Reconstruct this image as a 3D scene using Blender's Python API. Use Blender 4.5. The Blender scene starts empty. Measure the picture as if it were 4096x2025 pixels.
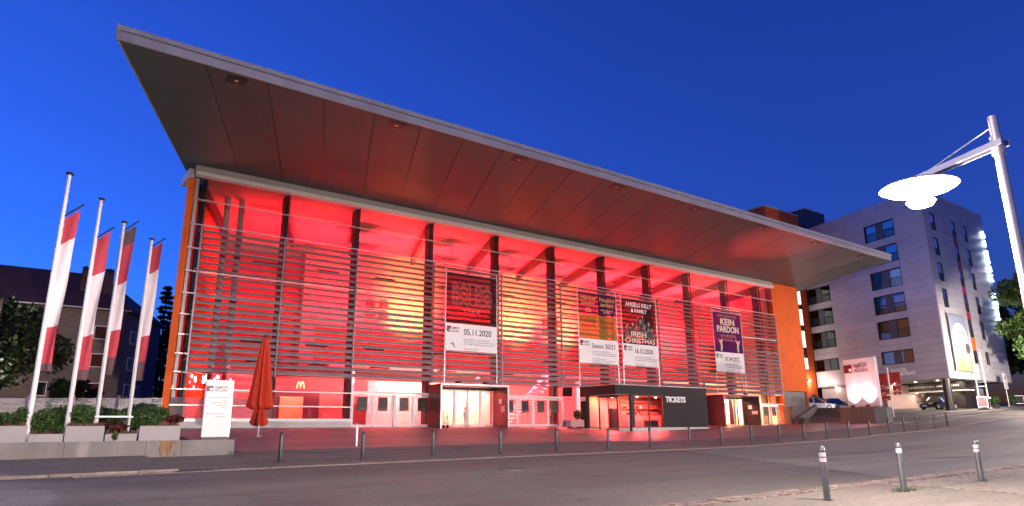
import bpy, bmesh, math, random
from mathutils import Matrix, Vector
random.seed(7)
sc = bpy.context.scene
COL = sc.collection
V = Vector
# ------------------------------------------------------------------ camera
cam = bpy.data.cameras.new('camera'); cam_o = bpy.data.objects.new('camera', cam); COL.objects.link(cam_o); sc.camera = cam_o
_y, _p, _r = math.radians(36.725), math.radians(14.502), math.radians(-.4125)
_f = V((math.sin(_y)*math.cos(_p), math.cos(_y)*math.cos(_p), math.sin(_p)))
_rt = V((math.cos(_y), -math.sin(_y), 0)); _u = _rt.cross(_f)
_r2 = math.cos(_r)*_rt + math.sin(_r)*_u; _u2 = -math.sin(_r)*_rt + math.cos(_r)*_u
cam_o.matrix_world = Matrix((_r2, _u2, -_f)).transposed().to_4x4()
cam.sensor_width = 36; cam.lens = 23.863; cam.clip_start = .1; cam.clip_end = 5000
# ------------------------------------------------------------------ sky, sun, exposure (blue hour, long exposure)
EXPO = 4.02
K = 2 ** -EXPO
wd = bpy.data.worlds.new('World'); sc.world = wd; wd.use_nodes = True
nt = wd.node_tree
sky = nt.nodes.new('ShaderNodeTexSky'); sky.sky_type = 'NISHITA'; sky.sun_disc = False
sky.sun_elevation = math.radians(-1.5); sky.sun_rotation = math.radians(334)
sky.ozone_density = 5.5; sky.air_density = 1.0; sky.dust_density = .1
wb = nt.nodes.new('ShaderNodeMix'); wb.data_type = 'RGBA'; wb.blend_type = 'MULTIPLY'; wb.inputs[0].default_value = 1
wb.inputs[7].default_value = (.42, .78, 1.0, 1)
nt.links.new(sky.outputs[0], wb.inputs[6]); nt.links.new(wb.outputs[2], nt.nodes['Background'].inputs[0])
nt.nodes['Background'].inputs[1].default_value = .15
sc.view_settings.view_transform = 'Standard'; sc.view_settings.look = 'None'
sc.view_settings.gamma = 1; sc.view_settings.use_curve_mapping = False
sc.view_settings.exposure = EXPO
sc.render.engine = 'CYCLES'
cy = sc.cycles
cy.use_denoising = True; cy.max_bounces = 6; cy.diffuse_bounces = 3; cy.glossy_bounces = 3; cy.transmission_bounces = 4
cy.transparent_max_bounces = 24; cy.sample_clamp_indirect = 12 * K; cy.caustics_reflective = False; cy.caustics_refractive = False

# ------------------------------------------------------------------ helpers
class MB:
    def __init__(s): s.v = []; s.f = []; s.m = []
    def add(s, vs, fs, mi=0):
        o = len(s.v); s.v += [tuple(p) for p in vs]; s.f += [tuple(i+o for i in f) for f in fs]; s.m += [mi]*len(fs); return s
    def box(s, x0, x1, y0, y1, z0, z1, mi=0):
        return s.add([(x0,y0,z0),(x1,y0,z0),(x1,y1,z0),(x0,y1,z0),(x0,y0,z1),(x1,y0,z1),(x1,y1,z1),(x0,y1,z1)],
                     [(3,2,1,0),(4,5,6,7),(0,1,5,4),(1,2,6,5),(2,3,7,6),(3,0,4,7)], mi)
    def obox(s, c, a, b, d, mi=0):
        c, a, b, d = V(c), V(a), V(b), V(d)
        p = [c+sx*a+sy*b+sz*d for sz in (-1,1) for sx, sy in ((-1,-1),(1,-1),(1,1),(-1,1))]
        return s.add(p, [(3,2,1,0),(4,5,6,7),(0,1,5,4),(1,2,6,5),(2,3,7,6),(3,0,4,7)], mi)
    def bar(s, p, q, w, h, mi=0, up=(0,0,1)):
        p, q = V(p), V(q); d = (q-p); L = d.length; d.normalize(); up = V(up)
        sd = d.cross(up)
        if sd.length < 1e-4: sd = d.cross(V((1,0,0)))
        sd.normalize(); u = sd.cross(d)
        return s.obox((p+q)/2, d*(L/2), sd*(w/2), u*(h/2), mi)
    def prism(s, poly, z0, z1, mi=0):
        n = len(poly)
        return s.add([(x,y,z0) for x,y in poly]+[(x,y,z1) for x,y in poly],
                     [tuple(range(n-1,-1,-1)), tuple(range(n,2*n))]+[(i,(i+1)%n,n+(i+1)%n,n+i) for i in range(n)], mi)
    def tube(s, pts, rad, n=8, mi=0, cap=True):
        pts = [V(p) for p in pts]; N = len(pts)
        if not hasattr(rad, '__len__'): rad = [rad]*N
        rings = []
        for i, p in enumerate(pts):
            d = (pts[min(i+1,N-1)]-pts[max(i-1,0)]).normalized()
            a = d.orthogonal().normalized() if i == 0 else (pa - d*(pa.dot(d))).normalized()
            pa = a; b = d.cross(a)
            rings.append([p+rad[i]*(math.cos(2*math.pi*k/n)*a+math.sin(2*math.pi*k/n)*b) for k in range(n)])
        fs = [(i*n+k, i*n+(k+1)%n, (i+1)*n+(k+1)%n, (i+1)*n+k) for i in range(N-1) for k in range(n)]
        if cap: fs += [tuple(range(n-1,-1,-1)), tuple((N-1)*n+k for k in range(n))]
        return s.add([q for r in rings for q in r], fs, mi)
    def lathe(s, prof, n=16, c=(0,0,0), mi=0):
        c = V(c); N = len(prof)
        vs = [c+V((r*math.cos(2*math.pi*k/n), r*math.sin(2*math.pi*k/n), z)) for r, z in prof for k in range(n)]
        fs = [(i*n+k, i*n+(k+1)%n, (i+1)*n+(k+1)%n, (i+1)*n+k) for i in range(N-1) for k in range(n)]
        fs += [tuple(range(n-1,-1,-1)), tuple((N-1)*n+k for k in range(n))]
        return s.add(vs, fs, mi)
    def mesh(s, name, mat, smooth=False, ang=.6):
        me = bpy.data.meshes.new(name); me.from_pydata(s.v, [], s.f)
        for m in (mat if isinstance(mat, (list, tuple)) else [mat]): me.materials.append(m)
        if any(s.m): me.polygons.foreach_set('material_index', s.m)
        if smooth:
            me.polygons.foreach_set('use_smooth', [True]*len(me.polygons)); me.set_sharp_from_angle(angle=ang)
        me.update(); return me
    def build(s, name, mat, parent=None, smooth=False, loc=None, rz=0, ang=.6):
        return link(name, s.mesh(name, mat, smooth, ang), parent, loc, rz)
def link(name, me, parent=None, loc=None, rz=0):
    """world-space coordinates when loc is None; otherwise local to the parent"""
    o = bpy.data.objects.new(name, me); COL.objects.link(o)
    if parent is not None:
        o.parent = parent
        if loc is None: o.matrix_parent_inverse = wmat(parent).inverted()
    if loc is not None: o.location = loc; o.rotation_euler = (0,0,rz)
    return o
def wmat(o):
    m = o.matrix_basis.copy()
    if o.parent: m = wmat(o.parent) @ o.matrix_parent_inverse @ m
    return m
def tag(o, label=None, cat=None, group=None, kind=None):
    if label: o['label'] = label
    if cat: o['category'] = cat
    if group: o['group'] = group
    if kind: o['kind'] = kind
    return o
def thing(name, label, cat, loc=(0,0,0), rz=0, group=None):
    o = bpy.data.objects.new(name, None); COL.objects.link(o); o.empty_display_size = .3
    o.location = loc; o.rotation_euler = (0,0,rz); return tag(o, label, cat, group)
def dup(root, loc, rz=None, label=None, scale=None):
    r = root.copy(); COL.objects.link(r); r.location = loc
    if rz is not None: r.rotation_euler = (0,0,rz)
    if scale: r.scale = (scale,)*3
    if label: r['label'] = label
    for ch in list(root.children):
        c = ch.copy(); COL.objects.link(c); c.parent = r
        for g in list(ch.children):
            d = g.copy(); COL.objects.link(d); d.parent = c
    return r
def bx(name, mat, parent, *a): return MB().box(*a).build(name, mat, parent)
TEXTS = []
def text(body, mat, parent, org, xd=(1,0,0), up=(0,0,1), size=.3, width=None, align='LEFT', ext=.004, bold=0, name='lettering', shear=0, spacing=1.0, outline=0):
    cu = bpy.data.curves.new(name, 'FONT'); cu.body = body; cu.size = size; cu.align_x = align; cu.extrude = ext; cu.offset = bold
    if outline: cu.extrude = 0; cu.fill_mode = 'NONE'; cu.bevel_depth = outline; cu.bevel_resolution = 0
    cu.shear = shear; cu.resolution_u = 3; cu.space_character = spacing; cu.materials.append(mat)
    o = bpy.data.objects.new(name, cu); COL.objects.link(o)
    xd, up = V(xd).normalized(), V(up).normalized()
    m = Matrix((xd, up, xd.cross(up))).transposed().to_4x4(); m.translation = V(org)
    o.parent = parent; o.matrix_parent_inverse = wmat(parent).inverted(); o.matrix_basis = m
    if width: TEXTS.append((o, width))
    return o
# ------------------------------------------------------------------ materials
MATS = {}
def mat(name, col, rough=.6, metal=0, var=.12, scale=3.0, bump=0, bscale=40, spec=.5, emit=None, estr=0, coat=0, stain=None, stretch=None, orand=0):
    if name in MATS: return MATS[name]
    m = bpy.data.materials.new(name); m.use_nodes = True; t = m.node_tree; n = t.nodes; l = t.links
    b = n['Principled BSDF']; b.inputs['Roughness'].default_value = rough; b.inputs['Metallic'].default_value = metal
    b.inputs['Specular IOR Level'].default_value = spec; b.inputs['Coat Weight'].default_value = coat
    c = (*col, 1)
    geo = n.new('ShaderNodeNewGeometry'); vec = geo.outputs['Position']
    if stretch:
        mp = n.new('ShaderNodeMapping'); mp.inputs['Scale'].default_value = stretch; l.new(vec, mp.inputs[0]); vec = mp.outputs[0]
    if var > 0:
        nz = n.new('ShaderNodeTexNoise'); nz.inputs['Scale'].default_value = scale; nz.inputs['Detail'].default_value = 6; nz.inputs['Roughness'].default_value = .65
        l.new(vec, nz.inputs['Vector'])
        r = n.new('ShaderNodeMapRange'); r.inputs[1].default_value = .3; r.inputs[2].default_value = .7; r.inputs[3].default_value = 1-var; r.inputs[4].default_value = 1+var
        l.new(nz.outputs[0], r.inputs[0])
        fac = r.outputs[0]
        if orand:
            oi = n.new('ShaderNodeObjectInfo'); ro = n.new('ShaderNodeMapRange'); ro.inputs[3].default_value = 1-orand; ro.inputs[4].default_value = 1+orand; l.new(oi.outputs['Random'], ro.inputs[0])
            mm = n.new('ShaderNodeMath'); mm.operation = 'MULTIPLY'; l.new(fac, mm.inputs[0]); l.new(ro.outputs[0], mm.inputs[1]); fac = mm.outputs[0]
        mx = n.new('ShaderNodeVectorMath'); mx.operation = 'SCALE'; mx.inputs[0].default_value = col; l.new(fac, mx.inputs['Scale'])
        out = mx.outputs[0]
        if stain:
            n2 = n.new('ShaderNodeTexNoise'); n2.inputs['Scale'].default_value = stain[1]; n2.inputs['Detail'].default_value = 4; l.new(vec, n2.inputs['Vector'])
            rr = n.new('ShaderNodeMapRange'); rr.inputs[1].default_value = stain[2]; rr.inputs[2].default_value = stain[2]+.12; l.new(n2.outputs[0], rr.inputs[0])
            ms = n.new('ShaderNodeMix'); ms.data_type = 'RGBA'; ms.inputs[7].default_value = (*stain[0], 1); l.new(out, ms.inputs[6]); l.new(rr.outputs[0], ms.inputs[0]); out = ms.outputs[2]
        l.new(out, b.inputs['Base Color'])
        rm = n.new('ShaderNodeMapRange'); rm.inputs[3].default_value = max(rough-.08, .02); rm.inputs[4].default_value = min(rough+.08, 1); l.new(nz.outputs[0], rm.inputs[0]); l.new(rm.outputs[0], b.inputs['Roughness'])
    else: b.inputs['Base Color'].default_value = c
    if bump:
        nb = n.new('ShaderNodeTexNoise'); nb.inputs['Scale'].default_value = bscale; nb.inputs['Detail'].default_value = 5; l.new(vec, nb.inputs['Vector'])
        bp = n.new('ShaderNodeBump'); bp.inputs['Strength'].default_value = bump; bp.inputs['Distance'].default_value = .02; l.new(nb.outputs[0], bp.inputs['Height']); l.new(bp.outputs[0], b.inputs['Normal'])
    if emit: b.inputs['Emission Color'].default_value = (*emit, 1); b.inputs['Emission Strength'].default_value = estr
    MATS[name] = m; return m
def glassmat(name, tint=(.93,.95,.95), refl=1.0, rough=.0, frost=0, frostcol=(.5,.55,.6)):
    m = bpy.data.materials.new(name); m.use_nodes = True; t = m.node_tree; n = t.nodes; l = t.links
    n.remove(n['Principled BSDF']); o = n['Material Output']
    tr = n.new('ShaderNodeBsdfTransparent'); tr.inputs[0].default_value = (*tint, 1)
    gl = n.new('ShaderNodeBsdfGlossy'); gl.inputs['Roughness'].default_value = rough
    fr = n.new('ShaderNodeFresnel'); fr.inputs[0].default_value = 1.5
    mu = n.new('ShaderNodeMath'); mu.operation = 'MULTIPLY'; mu.use_clamp = True; mu.inputs[1].default_value = refl; l.new(fr.outputs[0], mu.inputs[0])
    mx = n.new('ShaderNodeMixShader'); l.new(mu.outputs[0], mx.inputs[0])
    src = tr.outputs[0]
    if frost:
        df = n.new('ShaderNodeBsdfDiffuse'); df.inputs[0].default_value = (*frostcol, 1); tl = n.new('ShaderNodeBsdfTranslucent'); tl.inputs[0].default_value = (*frostcol, 1)
        a = n.new('ShaderNodeMixShader'); l.new(df.outputs[0], a.inputs[1]); l.new(tl.outputs[0], a.inputs[2])
        b = n.new('ShaderNodeMixShader'); b.inputs[0].default_value = frost; l.new(tr.outputs[0], b.inputs[1]); l.new(a.outputs[0], b.inputs[2]); src = b.outputs[0]
    l.new(src, mx.inputs[1]); l.new(gl.outputs[0], mx.inputs[2]); l.new(mx.outputs[0], o.inputs[0]); return m
def glow(name, col, s):
    m = bpy.data.materials.new(name); m.use_nodes = True; n = m.node_tree.nodes; n.remove(n['Principled BSDF'])
    e = n.new('ShaderNodeEmission'); e.inputs[0].default_value = (*col, 1); e.inputs[1].default_value = s*K; m.node_tree.links.new(e.outputs[0], n['Material Output'].inputs[0]); return m
def leafmat(name, c1, c2, scale=1.2):
    m = bpy.data.materials.new(name); m.use_nodes = True; t = m.node_tree; n = t.nodes; l = t.links; b = n['Principled BSDF']
    geo = n.new('ShaderNodeNewGeometry'); nz = n.new('ShaderNodeTexNoise'); nz.inputs['Scale'].default_value = scale; l.new(geo.outputs['Position'], nz.inputs['Vector'])
    ad = n.new('ShaderNodeMath'); ad.operation = 'ADD'; l.new(nz.outputs[0], ad.inputs[0])
    ms = n.new('ShaderNodeMath'); ms.operation = 'MULTIPLY_ADD'; ms.inputs[1].default_value = .6; ms.inputs[2].default_value = -.3; l.new(geo.outputs['Random Per Island'], ms.inputs[0]); l.new(ms.outputs[0], ad.inputs[1])
    r = n.new('ShaderNodeValToRGB'); r.color_ramp.elements[0].position = .25; r.color_ramp.elements[1].position = .75
    r.color_ramp.elements[0].color = (*c1, 1); r.color_ramp.elements[1].color = (*c2, 1); l.new(ad.outputs[0], r.inputs[0])
    b.inputs['Roughness'].default_value = .55
    tl = n.new('ShaderNodeBsdfTranslucent'); l.new(r.outputs[0], b.inputs['Base Color']); l.new(r.outputs[0], tl.inputs[0])
    mx = n.new('ShaderNodeMixShader'); mx.inputs[0].default_value = .25; l.new(b.outputs[0], mx.inputs[1]); l.new(tl.outputs[0], mx.inputs[2]); l.new(mx.outputs[0], n['Material Output'].inputs[0])
    return m
def asphalt(name, col, speck=.5, rough=.85, patch=.12, sscale=60):
    m = bpy.data.materials.new(name); m.use_nodes = True; t = m.node_tree; n = t.nodes; l = t.links; b = n['Principled BSDF']
    geo = n.new('ShaderNodeNewGeometry'); P = geo.outputs['Position']
    a = n.new('ShaderNodeTexNoise'); a.inputs['Scale'].default_value = sscale; a.inputs['Detail'].default_value = 3; a.inputs['Roughness'].default_value = .7; l.new(P, a.inputs['Vector'])
    c = n.new('ShaderNodeTexNoise'); c.inputs['Scale'].default_value = .35; c.inputs['Detail'].default_value = 6; c.inputs['Roughness'].default_value = .6; l.new(P, c.inputs['Vector'])
    e = n.new('ShaderNodeTexNoise'); e.inputs['Scale'].default_value = 11; e.inputs['Detail'].default_value = 4; l.new(P, e.inputs['Vector'])
    def mr(src, lo, hi, o0, o1):
        r = n.new('ShaderNodeMapRange'); r.inputs[1].default_value = lo; r.inputs[2].default_value = hi; r.inputs[3].default_value = o0; r.inputs[4].default_value = o1; l.new(src, r.inputs[0]); return r.outputs[0]
    x = n.new('ShaderNodeMath'); x.operation = 'MULTIPLY'; l.new(mr(a.outputs[0], .3, .7, 1-speck, 1+speck), x.inputs[0]); l.new(mr(c.outputs[0], .3, .7, 1-patch, 1+patch), x.inputs[1])
    y = n.new('ShaderNodeMath'); y.operation = 'MULTIPLY'; l.new(x.outputs[0], y.inputs[0]); l.new(mr(e.outputs[0], .32, .68, .78, 1.22), y.inputs[1])
    mp = n.new('ShaderNodeMapping'); mp.inputs['Scale'].default_value = (.05,.9,1); l.new(P, mp.inputs[0]); tr = n.new('ShaderNodeTexNoise'); tr.inputs['Scale'].default_value = 1; tr.inputs['Detail'].default_value = 3; l.new(mp.outputs[0], tr.inputs['Vector'])
    st = n.new('ShaderNodeTexNoise'); st.inputs['Scale'].default_value = 1.7; st.inputs['Detail'].default_value = 2; l.new(P, st.inputs['Vector'])
    y2 = n.new('ShaderNodeMath'); y2.operation = 'MULTIPLY'; l.new(y.outputs[0], y2.inputs[0]); l.new(mr(tr.outputs[0], .35, .65, .84, 1.12), y2.inputs[1])
    y3 = n.new('ShaderNodeMath'); y3.operation = 'MULTIPLY'; l.new(y2.outputs[0], y3.inputs[0]); l.new(mr(st.outputs[0], .62, .72, 1, .72), y3.inputs[1])
    s = n.new('ShaderNodeVectorMath'); s.operation = 'SCALE'; s.inputs[0].default_value = col; l.new(y3.outputs[0], s.inputs['Scale'])
    # tar seams / cracks
    vo = n.new('ShaderNodeTexVoronoi'); vo.feature = 'DISTANCE_TO_EDGE'; vo.inputs['Scale'].default_value = .22
    wv = n.new('ShaderNodeVectorMath'); wv.operation = 'ADD'; l.new(P, wv.inputs[0]); w2 = n.new('ShaderNodeVectorMath'); w2.operation = 'SCALE'; w2.inputs['Scale'].default_value = .35; l.new(e.outputs[1], w2.inputs[0]); l.new(w2.outputs[0], wv.inputs[1]); l.new(wv.outputs[0], vo.inputs['Vector'])
    k = n.new('ShaderNodeMath'); k.operation = 'MULTIPLY'; l.new(mr(vo.outputs[0], 0, .006, .45, 0), k.inputs[0]); l.new(mr(c.outputs[0], .5, .62, 0, 1), k.inputs[1])
    mx = n.new('ShaderNodeMix'); mx.data_type = 'RGBA'; mx.inputs[7].default_value = (.015,.014,.014,1); l.new(k.outputs[0], mx.inputs[0]); l.new(s.outputs[0], mx.inputs[6]); l.new(mx.outputs[2], b.inputs['Base Color'])
    l.new(mr(c.outputs[0], .3, .7, rough-.12, rough+.06), b.inputs['Roughness'])
    bp = n.new('ShaderNodeBump'); bp.inputs['Strength'].default_value = .35; bp.inputs['Distance'].default_value = .01; l.new(a.outputs[0], bp.inputs['Height']); l.new(bp.outputs[0], b.inputs['Normal'])
    return m
M_alu = mat('brushed_aluminium', (.55,.54,.55), .42, .7, .08, 2)
M_louv = mat('louvre_aluminium', (.29,.265,.275), .42, .2, .1, 1.5, orand=.1)
M_fascia = mat('fascia_sheet', (.58,.55,.55), .42, .0, .10, 1.0, stretch=(1,1,.3), orand=.06)
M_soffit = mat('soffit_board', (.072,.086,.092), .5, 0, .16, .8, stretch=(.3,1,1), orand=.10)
M_soffit2 = mat('beam_cladding', (.42,.37,.34), .6, 0, .08, 1)
M_white = mat('white_coated_metal', (.72,.70,.70), .45, 0, .05, 2)
M_orange = mat('orange_render', (.78,.125,.012), .8, 0, .10, .9, bump=.25, bscale=70, stain=((.62,.09,.01), .35, .62))
M_orange2 = mat('tower_render', (.70,.10,.012), .8, 0, .08, .9, bump=.2, bscale=70)
M_dark = mat('dark_steel', (.03,.03,.035), .45, .3, .15, 3)
M_black = mat('black_rubber', (.015,.015,.016), .7, 0, .1, 5)
M_anth = mat('anthracite_paint', (.022,.024,.028), .35, .2, .15, 6)
M_clad = mat('kiosk_cladding', (.020,.0145,.014), .75, 0, .12, 2.2, bump=.08, bscale=25)
M_clad2 = mat('portal_cladding', (.035,.028,.03), .35, .1, .12, 2)
M_stone = mat('pale_stone', (.55,.52,.49), .7, 0, .12, 2.5, bump=.1, bscale=60)
M_conc = mat('cast_concrete', (.20,.185,.175), .85, 0, .2, 1.6, bump=.2, bscale=45, stain=((.30,.28,.26), 1.3, .62), stretch=(1,1,.35))
M_concd = mat('dark_concrete', (.10,.085,.082), .8, 0, .2, 1.5, bump=.15, bscale=45, stretch=(1,1,.4))
M_planter = mat('planter_composite', (.30,.28,.28), .6, 0, .1, 2, bump=.05)
M_intwall = mat('foyer_plaster', (.40,.27,.25), .75, 0, .06, .7)
M_intceil = mat('foyer_ceiling', (.40,.27,.26), .8, 0, .04, .5)
M_intfloor = mat('foyer_floor', (.18,.14,.13), .3, 0, .12, 1.5)
M_redwall = mat('red_wall_panel', (.22,.022,.02), .6, 0, .15, .9)
M_wood = mat('wood_counter', (.42,.22,.10), .5, 0, .25, 3, stretch=(1,1,8))
M_hotel = mat('hotel_cladding', (.53,.52,.55), .42, .05, .08, .5, orand=.06)
M_hframe = mat('window_frame_dark', (.045,.045,.05), .4, .3, .1, 4)
M_curt = mat('curtain', (.34,.21,.16), .9, 0, .35, 2.5, stretch=(9,9,.15), emit=(.30,.13,.085), estr=.45*K)  # warm emission in the cloth stands in for lit rooms behind
M_curtw = mat('sheer_curtain', (.66,.66,.70), .9, 0, .3, 3, stretch=(9,9,.1), emit=(.32,.38,.46), estr=.5*K)  # faint bluish emission put into the cloth so it shows behind glass
M_magenta = mat('magenta_panel', (.42,.02,.07), .5, 0, .08, 2)
M_redpaint = mat('red_sign_paint', (.17,.008,.014), .45, 0, .08, 3)
M_text = mat('print_black', (.02,.018,.018), .6, 0, 0)
M_textr = mat('print_red', (.18,.008,.01), .6, 0, 0)
M_textg = mat('print_grey', (.10,.09,.09), .6, 0, 0)
M_textw = mat('print_white', (.88,.86,.85), .6, 0, 0)
M_print = mat('banner_white', (.84,.80,.80), .7, 0, .04, 2)
M_umb = mat('umbrella_cloth', (.50,.032,.008), .85, 0, .12, 3, bump=.15, bscale=120)
M_glass = glassmat('facade_glass', (.92,.93,.94), 1.1)
M_glass2 = glassmat('window_glass', (.80,.84,.85), 1.5)
M_mirror = glassmat('reflective_glass', (.8,.83,.85), 8)
M_frost = glassmat('frosted_glass', (.8,.85,.9), 1.0, frost=.75, frostcol=(.30,.33,.37))
M_carglass = glassmat('car_glass', (.12,.13,.14), 2.2)
M_asph = asphalt('asphalt_new', (.116,.108,.092), .38, .78)
M_asph2 = asphalt('asphalt_old', (.165,.157,.138), .75, .80, .10, 38)
M_side = asphalt('asphalt_sidewalk', (.146,.128,.106), .35, .85, .12, 70)
M_plaza = asphalt('plaza_surface', (.215,.180,.170), .16, .48, .10, 80)
M_earth = mat('ground_soil', (.05,.045,.035), .95, 0, .3, .5, bump=.4, bscale=8)
M_paint = mat('road_paint', (.55,.54,.52), .75, 0, .25, 6)
M_cob = mat('granite_sett', (.24,.195,.165), .8, 0, .3, 3.2, bump=.4, bscale=50, orand=.35)
M_paver = mat('concrete_paver', (.215,.185,.15), .85, 0, .3, 4.5, bump=.3, bscale=70, orand=.2)
M_tread = mat('stair_granite', (.13,.11,.105), .8, 0, .2, 4, bump=.2, bscale=60)
M_bark = mat('bark', (.06,.045,.035), .9, 0, .3, 6, bump=.6, bscale=25)
L_shrub = leafmat('shrub_leaf', (.02,.055,.012), (.075,.15,.03), 2.5)
L_red = leafmat('maple_leaf', (.05,.012,.012), (.14,.03,.025), 3)
L_heath = leafmat('heather_leaf', (.10,.035,.02), (.19,.07,.035), 5)
L_tree = leafmat('tree_leaf', (.012,.028,.008), (.035,.06,.018), .8)
L_chest = leafmat('chestnut_leaf', (.035,.085,.02), (.11,.19,.045), 1.6)
L_fir = leafmat('fir_needle', (.006,.014,.012), (.018,.03,.022), 1)
L_grass = leafmat('grass_blade', (.04,.09,.015), (.12,.2,.04), 4)
E_lamp = glow('lamp_lens', (1,.93,.85), 45); E_white = glow('lit_white', (.85,.92,1), 6); E_warm = glow('lit_window', (1,.86,.6), 1.5); E_cool = glow('lit_stair_window', (.95,1,.92), 1.6)
E_hotel = glow('neon_white', (.72,.9,1), 8); E_downl = glow('downlight_lens', (1,.93,.8), 9); E_m = glow('sign_yellow', (1,.62,.25), 3.2); E_screen = glow('screen', (.35,.65,.9), 1.2)
E_red = glow('red_lamp_lens', (1,.05,.04), 6); E_pink = glow('sparkle', (1,.55,.75), 7)
def lamp(kind, loc, power, col, target=None, size=.3, sizey=None, parent=None, spot=None, blend=.5, name='light_source', spread=None):
    d = bpy.data.lights.new(name, kind); d.energy = power*K; d.color = col
    if kind == 'AREA':
        d.size = size
        if sizey: d.shape = 'RECTANGLE'; d.size_y = sizey
        else: d.shape = 'DISK'
        if spread: d.spread = math.radians(spread)
    else: d.shadow_soft_size = size
    if spot: d.spot_size = math.radians(spot); d.spot_blend = blend
    o = bpy.data.objects.new(name, d); COL.objects.link(o); o.location = loc
    if target is not None: o.rotation_euler = (V(target)-V(loc)).to_track_quat('-Z', 'Y').to_euler()
    if parent is not None: o.parent = parent; o.matrix_parent_inverse = wmat(parent).inverted()
    return o
# ------------------------------------------------------------------ terrain
def interp(x, xs, ys):
    if x <= xs[0]: return ys[0]
    for i in range(1, len(xs)):
        if x <= xs[i]: return ys[i-1]+(ys[i]-ys[i-1])*(x-xs[i-1])/(xs[i]-xs[i-1])
    return ys[-1]
def bX(X): return interp(X, [-400,-60,-10,0,8,14,20,27,32,38,43,46,50,56,59,70,85,120,400], [-4,-1.6,-1.3,-1.15,-1.09,-1.05,-1.02,-.99,-.95,-.8,-.66,-.52,-.39,-.2,-.03,.55,1.3,3,8])
def pX(X): return interp(X, [-60,60,64,67,70,75,85,120,400], [.15,.15,.06,.3,1.1,1.7,1.9,3.2,8])
def gz(X, Y):
    b = bX(X)
    if Y <= 24: return b-.02*(24-max(Y, -60))
    t = min((Y-24)/18, 1)**interp(X, [28,37,50,58], [1,1.95,1.95,1]); return b+(pX(X)-b)*t
def fr(a, b, st):
    n = max(1, int(math.ceil((b-a)/st))); return [a+(b-a)*i/n for i in range(n+1)]
def sheet(name, mt, xs, ys, dz, parent=None, clip=None, kind='structure'):
    vs = [(x, y, gz(x, y)+dz) for y in ys for x in xs]; nx = len(xs)
    fs = [(j*nx+i, j*nx+i+1, (j+1)*nx+i+1, (j+1)*nx+i) for j in range(len(ys)-1) for i in range(nx-1) if clip is None or clip((xs[i]+xs[i+1])/2, (ys[j]+ys[j+1])/2)]
    o = MB().add(vs, fs).build(name, mt, parent)
    if kind and not parent: o['kind'] = kind
    return o
KX = [-400,-200,-100,-60,-30,-10,0,8,14,20,27,32,38,43,46,50,56,59,64,67,70,75,85,100,120,180,260,400,900]
ground = sheet('ground', M_earth, KX, [-300,-100,-60,-30,0,8,16,24,28,33,38,42,60,90,150,300,900], -.03)
XR = sorted(set([x for x in KX if -60 <= x <= 130]+fr(-60, 130, 4)))
NE, FE = 8.85, 21.9   # road edges
def near_edge(x): return 8.85
road = sheet('road', M_asph2, XR, fr(NE, FE, 2.2), 0)
# newer asphalt, its right border a diagonal saw cut
def patch():
    mb = MB(); ys = fr(NE, FE-.02, 1.0); 
    for j in range(len(ys)-1):
        for i, (x0, x1) in enumerate(zip(fr(-60, 20, 4)[:-1], fr(-60, 20, 4)[1:])):
            def lim(y): return 19.05+(y-8.85)*.53
            a0, a1 = lim(ys[j])-20, lim(ys[j+1])-20
            g = lambda x, sft, y: (x+sft*max(0, (x+60)/80), y, gz(x+sft*max(0, (x+60)/80), y)+.004)
            p = [g(x0,a0,ys[j]), g(x1,a0,ys[j]), g(x1,a1,ys[j+1]), g(x0,a1,ys[j+1])]
            mb.add(p, [(0,1,2,3)])
    return mb
o = patch().build('road_patch', M_asph); o['kind'] = 'structure'
M_tar = mat('tar_joint', (.03,.026,.024), .6, 0, .3, 3)
def tar(p, q, w, nm='tar_seam'):
    n = 24; mb = MB(); d = (V(q)-V(p)).normalized(); sd = V((-d.y,d.x)); rr = random.Random(3); L_ = [V(p)+(V(q)-V(p))*(i/n)+sd*rr.uniform(-.03,.03) for i in range(n+1)]
    for a, b in zip(L_[:-1], L_[1:]): mb.add([(c.x,c.y,gz(c.x,c.y)+.0085) for c in (a-sd*w, b-sd*w, b+sd*w, a+sd*w)], [(0,1,2,3)])
    o = mb.build(nm, M_tar); o['kind'] = 'structure'; return o
tar((19.05,8.9),(25.9,21.8), .035); tar((-20,15.4),(21.5,15.1), .03); tar((24.2,15.5),(60,16.6), .03); tar((29,12.2),(31.5,11.5), .12); tar((2,19.0),(9,18.6), .02); tar((14.0,21.85),(34,21.75), .03)
near_walk = sheet('near_sidewalk', M_side, [x for x in XR if x < 17]+[17.2], fr(-8, 8.35, 2.5), .02)
far_walk = sheet('far_sidewalk', M_side, XR, [22.35,23.2,24,25.5,27,28.4], .01, clip=lambda x, y: x < 76)
plaza = sheet('plaza', M_plaza, [x for x in XR if 4 < x < 64]+[64,66.9], [28.4,30,32,34,36,38,40,42], .012)
forecourt = sheet('forecourt', M_asph, sorted(set([66.9]+[x for x in XR if 66.9 < x])), [28.4,30,32,34,36,38,40,42,46,52,60], .012)
upper_walk = sheet('hotel_pavement', M_stone, [x for x in fr(79, 101, 2)], [30.6,31.5], .05)
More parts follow.
